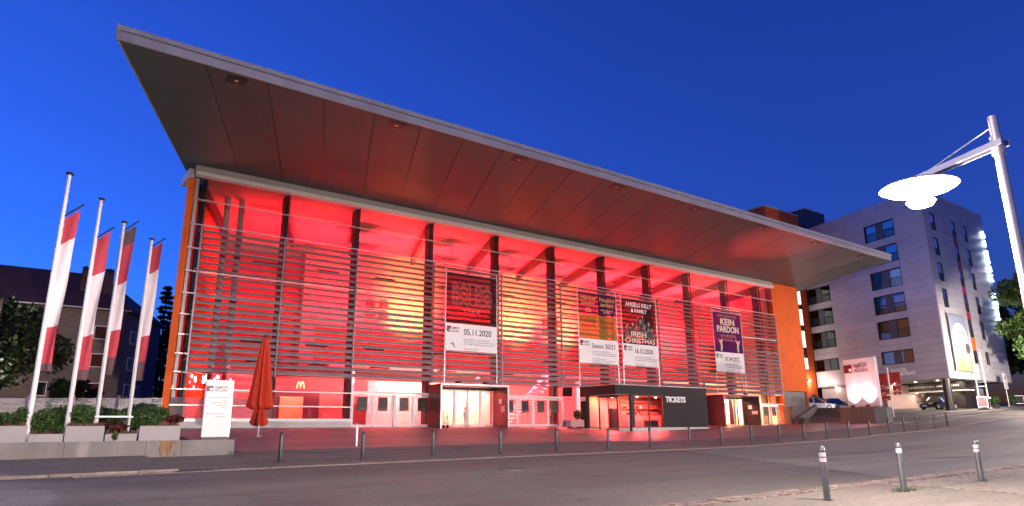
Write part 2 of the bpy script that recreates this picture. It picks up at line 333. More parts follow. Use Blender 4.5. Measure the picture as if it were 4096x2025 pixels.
# parking bay markings
lines = thing('parking_lines', 'thin white painted parking bay lines on the asphalt before the hotel', 'road marking', (75,27,gz(75,27)))
for p, q in (((60.5,22.9),(71,22.9)),((66,23.5),(66.2,27.6)),((72,23.3),(72.3,29.4)),((78,23.4),(78.3,29.6)),((70,28.9),(92,29.6)),((84,23.6),(84.3,29.9)),((60,26.4),(78,27.0))):
    n = 8; mb = MB()
    for i in range(n):
        a = V(p)+(V(q)-V(p))*(i/n); b = V(p)+(V(q)-V(p))*((i+1)/n); d = (b-a).normalized(); s = V((-d.y, d.x))*.07
        mb.add([(*(c), gz(c.x, c.y)+.024) for c in (a-s, b-s, b+s, a+s)], [(0,1,2,3)])
    mb.build('painted_line', M_paint, lines)
# ------------------------------------------------------------------ event hall
D = 42.0
hall = thing('event_hall', 'large event hall with glass louvred front, red lit foyer and huge cantilevered flat roof', 'building', (37, 42, .15))
FY = 29.8; SD = (.374/.928)            # roof edge; sideways shift of the joints per metre of depth
def sz(y): return 15.79-.0275*(y-FY)
BYK = 44.2
def par(x, y): return (x+(y-FY)*SD, y)
# roof: deck, soffit panels, fascia panels
deck = MB()
q = [par(2.0,FY+.12), par(68.8,FY+.12), par(68.8,72), par(2.0,72)]
deck.add([(x,y,sz(min(y,BYK))+.10) for x,y in q]+[(x,y,16.32) for x,y in q], [(3,2,1,0),(4,5,6,7),(0,1,5,4),(1,2,6,5),(2,3,7,6),(3,0,4,7)])
deck.build('roof', M_dark, hall)
sj = [1.93,5.3]
while sj[-1]+2.73 < 68.9: sj.append(sj[-1]+2.73)
sj.append(68.88)
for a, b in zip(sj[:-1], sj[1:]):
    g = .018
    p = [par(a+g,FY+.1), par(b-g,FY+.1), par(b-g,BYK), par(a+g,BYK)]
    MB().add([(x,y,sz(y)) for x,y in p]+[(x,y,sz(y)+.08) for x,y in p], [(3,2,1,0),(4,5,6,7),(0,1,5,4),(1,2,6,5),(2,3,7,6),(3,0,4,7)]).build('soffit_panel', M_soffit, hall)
fx = [1.86,2.33]
while fx[-1]+3.27 < 68.9: fx.append(fx[-1]+3.27)
fx.append(68.95)
for a, b in zip(fx[:-1], fx[1:]): bx('fascia_panel', M_fascia, hall, a+.006, b-.006, FY-.02, FY+.10, 15.79, 16.15)
fx = [1.8,2.69]
while fx[-1]+3.27 < 68.9: fx.append(fx[-1]+3.27)
fx.append(69.0)
for a, b in zip(fx[:-1], fx[1:]): bx('roof_edge_trim', M_fascia, hall, a+.005, b-.005, FY-.08, FY+.4, 16.21, 16.42)
for s in (0, 1):   # raking side fascia
    x0 = 1.9 if s == 0 else 68.9; n = -.02 if s == 0 else .02
    a, b = par(x0, FY), par(x0, 60)
    mb = MB(); mb.add([(a[0],a[1],15.79),(b[0],b[1],sz(BYK)),(b[0],b[1],16.15),(a[0],a[1],16.15),(a[0]+n*4,a[1],15.79),(b[0]+n*4,b[1],sz(BYK)),(b[0]+n*4,b[1],16.15),(a[0]+n*4,a[1],16.15)], [(3,2,1,0),(4,5,6,7),(0,1,5,4),(1,2,6,5),(2,3,7,6),(3,0,4,7)])
    mb.build('side_fascia', M_fascia, hall)
for i in range(8):  # recessed downlights (unlit)
    x = 6.72+8.25*i; c = par(x, 30.35)
    f = MB().box(c[0]-.55, c[0]+.35, 30.15, 30.85, sz(30.4)-.03, sz(30.4)+.005).build('soffit_light', M_dark, hall)
    MB().lathe([(.09,-.045),(.09,-.03)], 10, (c[0]-.1, 30.5, sz(30.4))).build('lamp_glass', M_white, f)
for x in (5.0, 13, 21.5, 30, 38.5, 47, 55.5, 63): MB().tube([(x,FY+.5,16.4),(x,FY+.5,17.0)], .012, 5).build('lightning_rod', M_alu, hall)
MB().tube([(33.2,FY+1.2,16.3),(33.2,FY+1.2,17.0)], .09, 8).build('vent_pipe', M_alu, hall)
# top beam over the glass
for i in range(13):
    a, b = 7.62+4.57*i, 7.62+4.57*(i+1); b = min(b, 67.02)
    bx('head_beam', M_white, hall, a+.004, b-.004, 41.60, 41.9, 14.80, 15.03)
bx('upper_strip', M_soffit2, hall, 7.62, 67.02, 41.78, 42.0, 15.03, 15.46)
bx('corner_flashing', M_fascia, hall, 7.28, 7.60, 41.9, 44.0, 14.66, 15.2)
# orange walls
MB().prism([(7.30,41.98),(7.66,41.98),(7.66+30*SD,71.98),(7.30+30*SD,71.98)], .0, 14.66).build('wall', M_orange, hall)
bx('wall', M_orange, hall, 67.06, 72.2, 42.0, 58, 3.72, 15.45)
bx('wall', M_orange, hall, 67.06, 67.42, 42.0, 58, -.1, 3.718); bx('wall', M_orange, hall, 71.86, 72.2, 42.0, 58, -.1, 3.718)
gd = MB().box(67.43, 71.85, 42.25, 42.33, 2.0, 3.7).build('garage_door', M_hframe, hall)
for i in range(5):
    a = 67.46+.88*i; bx('door_panel', mat('garage_grey', (.15,.145,.15), .5, .2, .1, 2), gd, a, a+.85, 42.2, 42.25, 2.02, 3.68)
# columns, transoms, glass
CX = [8.35,13.4,18.3,24.1,30.0,35.75,41.55,47.4,53.2,59.1,64.75]
TZ = [.64,1.4,2.27,3.21,4.23,5.31,6.47,7.7,9.0,10.38,11.83,13.36,14.79]
for x in CX:
    bx('column', M_dark, hall, x-.13, x+.13, 42.32, 42.95, .15, 14.78)
    bx('mullion', M_dark, hall, x-.035, x+.035, 41.98, 42.14, .15, 14.78)
    a = V((x, 42.95, 14.35)); b = a+V((SD*9, 9, 0)); MB().bar(a, b, .28, .7).build('roof_beam', M_dark, hall)
EX = [7.68]+CX[1:]+[66.98]
for i, z in enumerate(TZ):
    if z < 2.2:
        segs = [(7.66,18.28),(66.1,67.0)]
    elif z < 3: segs = [(7.66,24.0),(29.66,37.2),(60.05,67.0)]
    else: segs = [(7.66,67.02)]
    for a, b in segs: bx('transom', M_alu, hall, a, b, 41.86, 41.98, z-.035, z+.035)
for i in range(len(TZ)-1):
    for a, b in zip(EX[:-1], EX[1:]):
        if TZ[i] < 2.2 and not (b < 18.4): continue
        if TZ[i] < 3 and (24 < (a+b)/2 < 29.9 or 37 < (a+b)/2 < 60): continue
        m = M_frost if (i < 1 and a < 13) else M_glass
        z0, z1 = TZ[i]+.04, TZ[i+1]-.04
        if i == 1 and a < 8: 
            MB().add([(a+.04,42,z0),(b-.04,42,z0),(b-.04,42,z0+.38),(a+.04,42,z0+.38)], [(0,1,2,3)]).build('glass_pane', M_frost, hall); z0 += .38
        MB().add([(a+.04,42,z0),(b-.04,42,z0),(b-.04,42,z1),(a+.04,42,z1)], [(0,1,2,3)]).build('glass_pane', m, hall)
MB().add([(7.68,42.02,.64),(7.68,43.6,.64),(7.68,43.6,14.8),(7.68,42.02,14.8)], [(0,1,2,3)]).build('corner_pane', M_glass, hall)
bx('corner_post', M_white, hall, 7.72, 8.0, 42.35, 42.55, .2, 14.8)
# plinth
for i in range(4):
    a = 7.67+2.66*i; bx('plinth_stone', M_stone, hall, a+.004, a+2.655, 41.80, 42.05, .05, .50)
bx('plinth_cap', M_alu, hall, 7.67, 18.3, 41.72, 42.05, .502, .60)
# louvres
PX = [8.2,13.07,17.92,23.79,29.72,35.62,41.45,47.3,53.1,59.0,65.85]
LZ = [11.28-.378*i for i in range(22)]
def slat_mesh(L):
    mb = MB(); n = 10
    prof = [(.19*math.cos(2*math.pi*k/n), .035*math.sin(2*math.pi*k/n)) for k in range(n)]
    mb.add([(sx*L/2, y, z) for sx in (-1,1) for y, z in prof], [(k, (k+1)%n, n+(k+1)%n, n+k) for k in range(n)]+[tuple(range(n-1,-1,-1)), tuple(range(n,2*n))])
    return mb.mesh('louvre_slat', M_louv, True)
for b in range(10):
    a, c = PX[b]+.05, PX[b+1]-.05; me = slat_mesh(c-a)
    for i, z in enumerate(LZ):
        o = bpy.data.objects.new('louvre_slat', me); COL.objects.link(o); o.parent = hall; o.matrix_parent_inverse = wmat(hall).inverted()
        o.location = ((a+c)/2, 41.2, z); o.rotation_euler = (math.radians(-10 if i < 10 else 45)+random.uniform(-.03,.03), 0, 0)
for x in PX:
    p = bx('louvre_post', M_louv, hall, x-.03, x+.03, 41.10, 41.30, 3.05, 11.55)
    for z in (11.4, 9.1, 6.6, 3.9): MB().tube([(x-.05,41.3,z),(x-.05,41.86,z)], .025, 6).build('bracket', M_alu, p)
# ------------------------------------------------------------------ foyer
SK = lambda y: 7.74+(y-42)*SD
MB().prism([(SK(42),42),(66.95,42),(66.95,54),(SK(54),54)], .05, .15).build('foyer_floor', M_intfloor, hall)
MB().prism([(SK(42.1),42.1),(67.0,42.1),(67.0,54.2),(SK(54.2),54.2)], 14.85, 14.98).build('foyer_ceiling', M_intceil, hall)
bx('foyer_wall', M_intwall, hall, SK(54.2), 67.0, 54, 54.2, .15, 14.85)
MB().prism([(7.69,42.9),(7.72,42.9),(7.72+11*SD,53.9),(7.69+11*SD,53.9)], .15, 14.85).build('foyer_wall', M_redwall, hall)
bx('foyer_wall', M_intwall, hall, 66.75, 66.95, 42.6, 54, .15, 14.85)
bx('hall_block', M_redwall, hall, 18.6, 66.7, 53.6, 54, 4.75, 8.3)
bx('wall_pier', M_intwall, hall, 18.45, 19.6, 52.6, 53.59, 4.72, 13.9)
for i in range(16): bx('wall_panel', M_redwall, hall, 18.7+3*i, 21.65+3*i, 53.52, 53.6, 5.2, 8.1)
bx('hall_block', M_redwall, hall, SK(53.4)+.05, 18.4, 53.4, 53.99, 4.0, 13.6)
for x, y in ((24,49.6),(30,49.6),(43,49.9),(52,49.9)):   # square openings in the upper wall
    pass
for X0 in (24.5, 36.0, 44.2, 55):
    for dx in (0, 1.3):
        for dz in (0, .95): bx('wall_opening', M_redwall, hall, X0+dx, X0+dx+.75, 53.8, 53.995, 9.3+dz, 9.95+dz)
for i, x in enumerate((20.5,27.5,33.5,39,45,50.5,56.5,61.5)):
    o = MB().box(x-1.1, x+1.1, 45.4, 47.6, 13.35, 13.43).build('ceiling_panel', mat('ceiling_grille', (.28,.25,.26), .5, .2, .1, 2), hall)
    for k in range(6): bx('slat', M_dark, o, x-1.0, x+1.0, 45.55+.36*k, 45.62+.36*k, 13.31, 13.35)
    for dx in (-1, 1): MB().tube([(x+dx,46.5,13.4),(x+dx,46.5,14.85)], .015, 5).build('hanger', M_dark, o)
gal = bx('gallery', M_intwall, hall, 18.6, 66.7, 48.6, 53.5, 4.35, 4.72)
for a in fr(18.7, 66.5, 4.0)[:-1]:
    mb = MB(); mb.bar((a,48.7,5.75),(a+3.9,48.7,5.75), .06, .06)
    for k in range(17): mb.bar((a+.12+.23*k,48.7,4.72),(a+.12+.23*k,48.7,5.75), .02, .02)
    o = mb.build('gallery_railing', M_dark, hall); o['kind'] = 'stuff'
for x in (10.4, 11.3): MB().lathe([(.2,.15),(.2,14.8)], 16, (x,45.2,0)).build('round_column', M_intwall, hall, True)
for x in (21.5,33,44.5,56): MB().lathe([(.22,.15),(.22,4.35)], 12, (x,49.3,0)).build('round_column', M_alu, hall, True)
# staircase up to the gallery
st = MB().bar((33.2,46.6,.2),(38.5,46.6,4.5), .08, .35).build('stair_stringer', M_white, hall)
for k in range(16): bx('stair_tread', M_white, st, 33.3+.33*k, 33.64+.33*k, 45.2, 46.6, .25+.268*k, .32+.268*k)
for k in range(24): MB().bar((33.3+.22*k,45.2,.4+.178*k),(33.3+.22*k,45.2,1.4+.178*k), .025, .025).build('stair_baluster', M_white, st)
MB().bar((33.2,45.2,1.35),(38.6,45.2,5.7), .06, .06).build('stair_handrail', M_white, st)
# lift, counter, notices, hanging glow sign
lf = bx('lift_door', mat('lift_brass', (.75,.45,.16), .3, .8, .1, 2), hall, 17.4, 19.2, 53.1, 53.3, .15, 2.5)
bx('lift_surround', M_dark, lf, 15.8, 20.6, 53.32, 53.5, .15, 3.0)
bx('counter', M_intwall, hall, 11.5, 15.6, 49.0, 50.0, .15, 1.2)
for x in (12.4,13.7): bx('notice', mat('notice_print', (.35,.12,.1), .6, 0, .5, 6), hall, x, x+.8, 50.9, 50.95, 1.5, 2.6)
bx('foyer_partition', M_intwall, hall, SK(51.3), 15.6, 51.0, 51.3, .15, 4.3)
ms = MB().tube([(18.0+a*.55,50.5,3.0+(b-2.95)*.75) for a, b in ((-.5,2.95),(-.38,3.45),(-.22,3.62),(-.08,3.4),(0,3.0),(.08,3.4),(.22,3.62),(.38,3.45),(.5,2.95))], .045, 6).build('arch_logo', E_m, hall)
for k in range(26):
    p = V((10.6+random.gauss(0,.9), 47.5+random.gauss(0,.5), 3.1+random.gauss(0,.22)))
    MB().lathe([(.02,-.12),(.07,0),(.02,.12)], 6, p).build('chandelier_bulb', E_pink, hall)
# foyer lighting: red uplights over the gallery, red downlights below it, warm wall washers
RED = (1,.018,.034); PINK = (1,.045,.080); WARM = (1,.47,.11)
def fixture(loc, power, col, tgt, size=1.6, sizey=.35, spread=85):
    h = MB().box(loc[0]-size/2, loc[0]+size/2, loc[1]-sizey/2, loc[1]+sizey/2, loc[2]-.12, loc[2]-.03).build('light_trough', M_dark, hall)
    d = (V(tgt)-V(loc)).normalized()
    lamp('AREA', V(loc)+d*.08, power, col, tgt, size, sizey, hall, spread=spread)
for x in (13.5,18,22.5,28,34,40,46,52,58,63.5):
    fixture((x,47.8,5.95), 1900*(1.6 if x > 44 else 1 if x > 20 else .55), RED, (x+.6,48.6,14.8))
    fixture((x,46.5,11.2), 2900*(1.7 if x > 44 else 1 if x > 20 else .16), RED, (x,54,8.5))
for x in (13.0,17,21.5,27,32.5,38,44,50,56,62):
    fixture((x,50.6,4.25), 15000*(1 if x > 19 else .35), PINK, (x,50.6,.2), 1.8, spread=180)
    fixture((x,44.6,4.3), 7000*(1 if x > 19 else .4), PINK, (x,47.0,.2), 1.4, spread=170)
for x, pw in ((28.5,1500),(40.5,1700),(46.5,1000)):
    lamp('SPOT', (x,49.5,6.2), pw*14, WARM, (x,54,10.4), .15, None, hall, 62, 1.0)
    MB().lathe([(.12,-.3),(.16,0)], 10, (x,49.4,6.1)).build('spotlight', M_dark, hall)
bx('light_catch_screen', M_intwall, hall, 22.4, 29.4, 48.4, 48.5, .15, 3.6)  # screen added to catch light and brighten the left door panes
lamp('AREA', (25.9,46.9,4.0), 3600, (1,.13,.11), (25.9,48.4,1.4), 5.0, .3, hall)  # unseen lamp added to light that screen
lamp('AREA', (39.0,46.9,4.1), 4200, (1,.14,.12), (39.0,48.0,.2), 4.0, .4, hall)  # unseen lamp added to brighten the second row of doors
# ------------------------------------------------------------------ doors
def door_leaf(parent, x0, x1, y, z0, z1, fm=M_white, poster=None, nm='door', pane=M_glass2, hside=1):
    w = .09; mb = MB(); mb.box(x0,x0+w,y,y+.06,z0,z1).box(x1-w,x1,y,y+.06,z0,z1).box(x0+w,x1-w,y,y+.06,z1-w,z1).box(x0+w,x1-w,y,y+.06,z0,z0+.16)
    d = mb.build(nm, fm, parent)
    MB().add([(x0+w,y+.03,z0+.16),(x1-w,y+.03,z0+.16),(x1-w,y+.03,z1-w),(x0+w,y+.03,z1-w)], [(0,1,2,3)]).build('door_glass', pane, d)
    hx = x1-.16 if hside > 0 else x0+.16
    MB().tube([(hx,y-.05,z0+.8),(hx,y-.05,z0+1.3)], .018, 6).build('handle', M_alu, d)
    if poster:
        cx = (x0+x1)/2; bx('poster', poster, d, cx-.36, cx+.36, y+.0, y+.012, z0+1.02, z0+1.92); bx('poster_strip', M_textg, d, cx-.3, cx+.3, y-.006, y-.001, z0+1.06, z0+1.22)
    return d
PO = [mat('poster_dark_%d' % i, c, .5, 0, .6, 4) for i, c in enumerate(((.03,.03,.035),(.015,.015,.018),(.06,.055,.05),(.05,.045,.03),(.02,.03,.05)))]
k = 0
for a, b in ((18.42,19.84),(19.86,21.30),(21.48,22.84),(22.86,24.22)):
    door_leaf(hall, a, b, 42.0, .16, 2.2, M_white, PO[k % 5], hside=(-1)**k); k += 1
for a, b in ((30.3,31.74),(31.76,33.2),(33.3,34.76),(34.78,36.2)):
    door_leaf(hall, a, b, 42.0, .15, 2.22, M_white, PO[(k+1) % 5], hside=(-1)**k); k += 1
bx('door_head', M_white, hall, 18.3, 24.3, 41.94, 42.08, 2.31, 2.42); bx('door_head', M_white, hall, 29.66, 36.3, 41.94, 42.08, 2.31, 2.42)
for x in (18.35, 21.39, 24.28, 33.25, 36.25): bx('door_post', M_white, hall, x-.05, x+.05, 41.95, 42.1, .12, 2.31)
for a, b in ((63.0,64.5),(64.52,66.0)): door_leaf(hall, a, b, 42.0, .07, 2.08, M_alu, PO[k % 5], hside=(-1)**k); k += 1
bx('door_head', M_alu, hall, 62.85, 66.1, 41.93, 42.08, 2.10, 2.2)
for x in (62.9, 66.05): bx('door_post', M_alu, hall, x-.05, x+.05, 41.93, 42.1, .02, 2.1)
MB().add([(60.1,42,.1),(62.8,42,.1),(62.8,42,2.2),(60.1,42,2.2)], [(0,1,2,3)]).build('side_pane', M_glass, hall)
MB().add([(36.3,42,.6),(37.25,42,.6),(37.25,42,2.2),(36.3,42,2.2)], [(0,1,2,3)]).build('side_pane', M_glass, hall)
bx('side_panel', M_dark, hall, 36.3, 37.27, 41.95, 42.05, .1, .58); bx('side_panel', M_dark, hall, 36.3, 37.27, 41.95, 42.05, 2.45, 3.18)
# entrance portals
def portal(x0, x1, y0, z0, z1, dx0, dx1, dz, dm, nl):
    p = bx('portal', M_clad2, hall, x0, x0+.14, y0, D, z0-.25, z1)
    bx('side_wall', M_clad2, p, x1-.14, x1, y0, D, z0-.25, z1)
    bx('portal_roof', M_clad2, p, x0+.141, x1-.141, y0, D, z1-.16, z1)
    for a in ((x0-.02,x0+.09,z0-.2,z1+.02),(x1-.09,x1+.02,z0-.2,z1+.02)): bx('edge_trim', M_alu, p, a[0], a[1], y0-.03, y0-.002, a[2], a[3])
    bx('edge_trim', M_alu, p, x0+.09, x1-.09, y0-.03, y0-.002, z1-.09, z1+.02)
    if dx0 > x0+.3: bx('inner_panel', M_clad2, p, x0+.141, dx0, D-.1, D, z0, z1-.161)
    bx('inner_head', M_clad2, p, dx0, x1-.141, D-.1, D, dz, z1-.161)
    n = nl; w = (dx1-dx0)/n
    for i in range(n): door_leaf(p, dx0+w*i+.01, dx0+w*(i+1)-.01, D-.06, z0+.08, dz-.005, M_white, None, 'door_leaf', dm, hside=(-1)**i)
    for sx in (.27,.68):
        fx_ = x0+(x1-x0)*sx; bx('floodlight', M_black, p, fx_-.16, fx_+.16, y0+.1, y0+.42, z1+.06, z1+.2)
        bx('floodlight_foot', M_black, p, fx_-.03, fx_+.03, y0+.2, y0+.3, z1+.0, z1+.06)
    return p
p1 = portal(23.98, 29.64, 40.26, .06, 3.0, 25.0, 29.45, 2.70, M_glass2, 4)
bx('notice', M_textw, p1, 29.49, 29.498, 40.9, 41.25, 1.75, 2.1); bx('notice', mat('pink_paper', (.7,.45,.5), .7, 0, .1, 9), p1, 29.49, 29.498, 40.55, 41.0, 1.15, 1.6)
p2 = portal(54.35, 60.0, 40.07, .02, 2.95, 57.0, 59.85, 2.69, M_glass2, 2)
bx('notice', M_textw, p2, 59.852, 59.858, 40.9, 41.3, 1.7, 2.05); bx('notice', mat('pink_paper', (.7,.45,.5)), p2, 59.852, 59.858, 40.3, 40.95, 1.2, 1.5)
lamp('AREA', (62.6,43.4,2.95), 7000, (1,.50,.20), (62.6,45.2,1.0), 3.0, .3, hall)
lamp('AREA', (58.0,42.6,2.9), 500, (1,.35,.15), (58.0,40.5,.0), 1.2, .3, hall)
bx('light_catch_wall', M_intwall, hall, 59.4, 66.4, 45.2, 45.3, .15, 3.1)  # wall added in the line of sight to catch light behind the portal doors
lamp('AREA', (29.6,45.2,3.4), 3600, (1,.26,.14), (29.6,46.8,1.2), 2.4, .3, hall)
bx('light_catch_screen', M_intwall, hall, 27.4, 32.6, 46.8, 46.9, .15, 2.9)  # screen added to catch light behind the left portal doors
lamp('SPOT', (58.3,40.3,3.2), 26000, (1,.05,.05), (54.3,32.6,15.7), .2, None, hall, 42, 1.0)
lamp('SPOT', (26.0,40.35,3.25), 1200, (1,.05,.05), (27.5,41.6,14.5), .2, None, hall, 60, 1.0)
# ------------------------------------------------------------------ ticket kiosk
ki = thing('ticket_kiosk', 'dark clad flat roofed ticket kiosk with corner glass entrance and white TICKETS lettering', 'kiosk', (43, 39.5, -.1))
kx0, kx1, ky = 37.29, 48.05, 37.14
bx('roof', M_clad, ki, kx0+.02, kx1-.02, ky+.02, 41.05, 2.5, 3.12)
for a, b in ((37.29,39.95),(39.96,42.62),(42.63,45.33),(45.34,48.05)): bx('band_panel', M_clad, ki, a, b, ky-.02, ky+.02, 2.48, 3.16)
for a, b in ((37.161,39.0),(39.01,41.04)): bx('band_panel', M_clad, ki, kx0-.02, kx0+.02, a, b, 2.48, 3.16)
bx('roof_edge', M_alu, ki, kx0-.03, kx1, ky-.03, 41.05, 3.161, 3.21)
for i in range(3):
    a = .04+.82*i; bx('wall_panel', M_clad, ki, kx0-.012, kx0+.03, 40.3, 41.05, a, a+.81)
for x0, x1 in ((42.63,45.33),(45.34,48.05)):
    for i in range(4):
        a = .03+.612*i; bx('wall_panel', M_clad, ki, x0, x1, ky-.012, ky+.03, a, a+.606)
for i in range(4): bx('wall_panel', M_clad, ki, kx1-.03, kx1+.012, ky+.04, 41.05, .03+.612*i, .636+.612*i)
bx('backing', M_black, ki, 42.7, kx1-.04, ky+.031, ky+.12, -.2, 2.48); bx('backing', M_black, ki, kx1-.12, kx1-.035, ky+.13, 41.05, -.2, 2.48); bx('backing', M_black, ki, kx0+.031, kx0+.12, 40.3, 41.05, -.2, 2.48)
bx('back_wall', M_intwall, ki, kx0+.13, kx1-.13, 40.95, 41.05, -.2, 2.48); bx('ceiling', M_intwall, ki, kx0+.1, kx1-.1, ky+.1, 40.95, 2.44, 2.495)
MB().prism([(37.32,40.3),(38.98,37.17),(47.9,37.17),(47.9,40.95),(37.32,40.95)], -.35, -.1).build('floor', M_intfloor, ki)
for a, b in ((38.96,42.0),(42.01,45.0),(45.01,48.05)): bx('plinth', M_stone, ki, a, b, ky-.03, ky+.1, -.6, .01)
# diagonal glazed entrance
P0, P1 = V((37.29,40.3,0)), V((38.96,37.14,0)); dg = (P1-P0).normalized(); dn = V((-dg.y, dg.x, 0)); LG = (P1-P0).length
if dn.y > 0: dn = -dn
def dpt(t, z, off=0): p = P0+dg*(t*LG)+dn*off; return (p.x, p.y, z)
def dbox(nm, mt, par_, t0, t1, z0, z1, th=.05, off=0):
    a, b = V(dpt(t0,0,off)), V(dpt(t1,0,off)); c = (a+b)/2; return MB().obox((c.x,c.y,(z0+z1)/2), (b-a)/2, dn*th, V((0,0,(z1-z0)/2))).build(nm, mt, par_)
ge = dbox('entrance_glazing', M_hframe, ki, 0, 1, 2.38, 2.47)
for t0, t1 in ((0,.06),(.27,.30),(.48,.50),(.68,.71),(.95,1)): dbox('frame_post', M_hframe, ge, t0, t1, -.25, 2.38)
for t0, t1 in ((.06,.27),(.71,.95)):
    dbox('plinth', M_stone, ge, t0, t1, -.6, .02, .06); dbox('sill', M_hframe, ge, t0, t1, .021, .08)
    MB().add([dpt(t0,.08),dpt(t1,.08),dpt(t1,2.38),dpt(t0,2.38)], [(0,1,2,3)]).build('glass_pane', M_glass2, ge)
for t0, t1 in ((.30,.48),(.50,.68)):
    dr = dbox('sliding_door', M_hframe, ge, t0, t1, -.22, -.08, .03); dbox('door_rail', M_hframe, dr, t0, t1, 2.28, 2.38, .03)
    MB().add([dpt(t0,-.08),dpt(t1,-.08),dpt(t1,2.28),dpt(t0,2.28)], [(0,1,2,3)]).build('glass_pane', M_glass2, dr)
bx('corner_post', M_hframe, ki, 38.98, 39.3, ky-.01, ky+.2, .01, 2.48)
wf = bx('front_window', M_hframe, ki, 39.3, 42.62, ky, ky+.08, .01, .07); bx('frame_head', M_hframe, wf, 39.3, 42.62, ky, ky+.08, 2.40, 2.479)
for a in (40.92, 42.54): bx('frame_post', M_hframe, wf, a, a+.08, ky, ky+.08, .07, 2.40)
for a, b in ((39.3,40.92),(41.0,42.54)): MB().add([(a,ky+.04,.07),(b,ky+.04,.07),(b,ky+.04,2.4),(a,ky+.04,2.4)], [(0,1,2,3)]).build('glass_pane', M_glass2, wf)
text('TICKETS', M_textw, ki, (42.86,ky-.05,1.97), size=.6, width=2.4, ext=.03, bold=.022)
text('TICKETS', M_textw, ki, (kx0-.05,41.0,2.08), xd=(0,-1,0), size=.42, width=.62, ext=.02, bold=.015)
# kiosk interior
bx('sales_counter', M_intwall, ki, 40.6, 44.6, 39.2, 39.8, -.1, .95); sh = bx('shelf_unit', M_intwall, ki, 41.5, 46, 40.7, 40.94, -.1, 2.2)
for z in (.5,1.0,1.5,2.0): bx('shelf', M_wood, sh, 41.5, 46, 40.4, 40.7, z, z+.04)
for i in range(22):
    x = 41.6+random.random()*4.2; z = random.choice((.54,1.04,1.54)); bx('boxed_item', random.choice((M_dark,M_redwall,M_wood,M_textw)), sh, x, x+.1+random.random()*.2, 40.45, 40.62, z, z+.12+random.random()*.22)
bx('leaflet_stand', M_dark, ki, 39.3, 39.9, 39.6, 39.9, -.1, 1.5); bx('armchair', M_dark, ki, 41.5, 42.4, 37.6, 38.3, -.1, .55)
for x, y in ((39.4,39.6),(41.2,38.6),(43.6,38.8)):
    lamp('AREA', (x,y,2.40), 800, (1,.09,.09), (x,y,0), .6, None, ki)
    MB().lathe([(.08,2.33),(.08,2.438)], 10, (x,y,0)).build('ceiling_spot', E_downl, ki)
lamp('AREA', (38.6,40.2,2.3), 90, (1,.30,.10), (38.9,40.9,1.2), .3, None, ki); lamp('AREA', (41.6,39.0,2.3), 110, (1,.30,.10), (41.6,40.2,.8), .3, None, ki)
# planter box beside the kiosk
pb = thing('planter_box', 'low pale metal planter box with small round shrub beside the kiosk entrance', 'planter', (36.1,40.6,.04))
bx('box', M_planter, pb, 35.5, 36.9, 40.25, 40.85, .1, .62); bx('foot', M_dark, pb, 35.6, 35.8, 40.3, 40.8, .02, .1); bx('foot', M_dark, pb, 36.6, 36.8, 40.3, 40.8, .02, .1)
def leaves(mb, c, rad, n, s, shell=.55, flat=1.0, asp=1.7):
    for _ in range(n):
        while True:
            d = V((random.uniform(-1,1), random.uniform(-1,1), random.uniform(-1,1)))
            if .05 < d.length <= 1: break
        r = (shell+(1-shell)*random.random()); d = d.normalized()*(r if random.random() < .75 else r*random.random())
        p = V((c[0]+d.x*rad[0], c[1]+d.y*rad[1], c[2]+d.z*rad[2]))
        a = V((random.gauss(0,1), random.gauss(0,1), random.gauss(0,1)*flat)).normalized(); b = a.orthogonal().normalized(); b.rotate(Matrix.Rotation(random.random()*6.28, 3, a))
        k_ = s*random.uniform(.6,1.3); a *= k_*asp/2; b *= k_/2
        mb.add([p-a, p+b*.9-a*.1, p+a, p-b*.9-a*.1], [(0,1,2,3)])
    return mb
leaves(MB(), (36.5,40.55,1.0), (.36,.3,.42), 500, .09).build('shrub', L_shrub, pb)
# ------------------------------------------------------------------ event banners on the louvres
def logo(parent, x, y, z, h, tm=M_text):
    w = h
    s = bx('logo_square', M_redpaint, parent, x, x+w*.8, y-.004, y, z, z+h); bx('logo_inset', M_textw, s, x+w*.42, x+w*.70, y-.008, y-.0045, z+h*.18, z+h*.46)
    text('bigBOX', tm, parent, (x+w*1.05,y-.004,z+h*.55), size=h*.55, width=h*1.35, bold=.006*h); text('ALLGÄU', tm, parent, (x+w*1.05,y-.004,z+h*.02), size=h*.5, width=h*1.35, bold=.006*h)
BY = 40.3
def banner(x0, x1, zt, zb, zs, label, zf):
    t = thing('event_banner', label, 'banner', ((x0+x1)/2, BY, zf), group='event banners hung on the glass front')
    for x in (x0-.04, x1+.04): MB().tube([(x,BY,zf),(x,BY,zt+.08)], .05, 8).build('post', M_alu, t, True)
    for z in (zt+.08, zb-.05, zt-.25): MB().tube([(x0-.04,BY,z),(x1+.04,BY,z)], .035, 8).build('crossbar', M_alu, t, True)
    for z in (zt-1.5, (zt+zb)/2-.3, zf+1.6):
        for x in (x0-.04, x1+.04): MB().tube([(x,BY+.05,z),(x,41.1,z)], .025, 6).build('bracket', M_alu, t)
    bx('white_sheet', M_print, t, x0, x1, BY-.03, BY-.022, zb, zs)
    return t
def small(t, x, w, z, lines_, s=.13):
    for i, b in enumerate(lines_):
        if b: text(b, M_textg if i else M_text, t, (x,BY-.034,z-i*s*1.25), size=s, width=min(w, .062*len(b)*1.0*s/.13), ext=.002)
INFO = ['Einlass 18:30 Uhr | Beginn 20:00 Uhr','Tickets und Infos in der Ticketverkaufsstelle, telefonisch','unter +49(0)831/57055-1000 und auf bigboxallgaeu.de','','Ticketpreis: 37,99 €','inkl. aller Gebühren','','bigboxallgaeu.de']
M_mesh = glassmat('banner_mesh_dark', (.55,.35,.35), .2, frost=.55, frostcol=(.05,.03,.035))
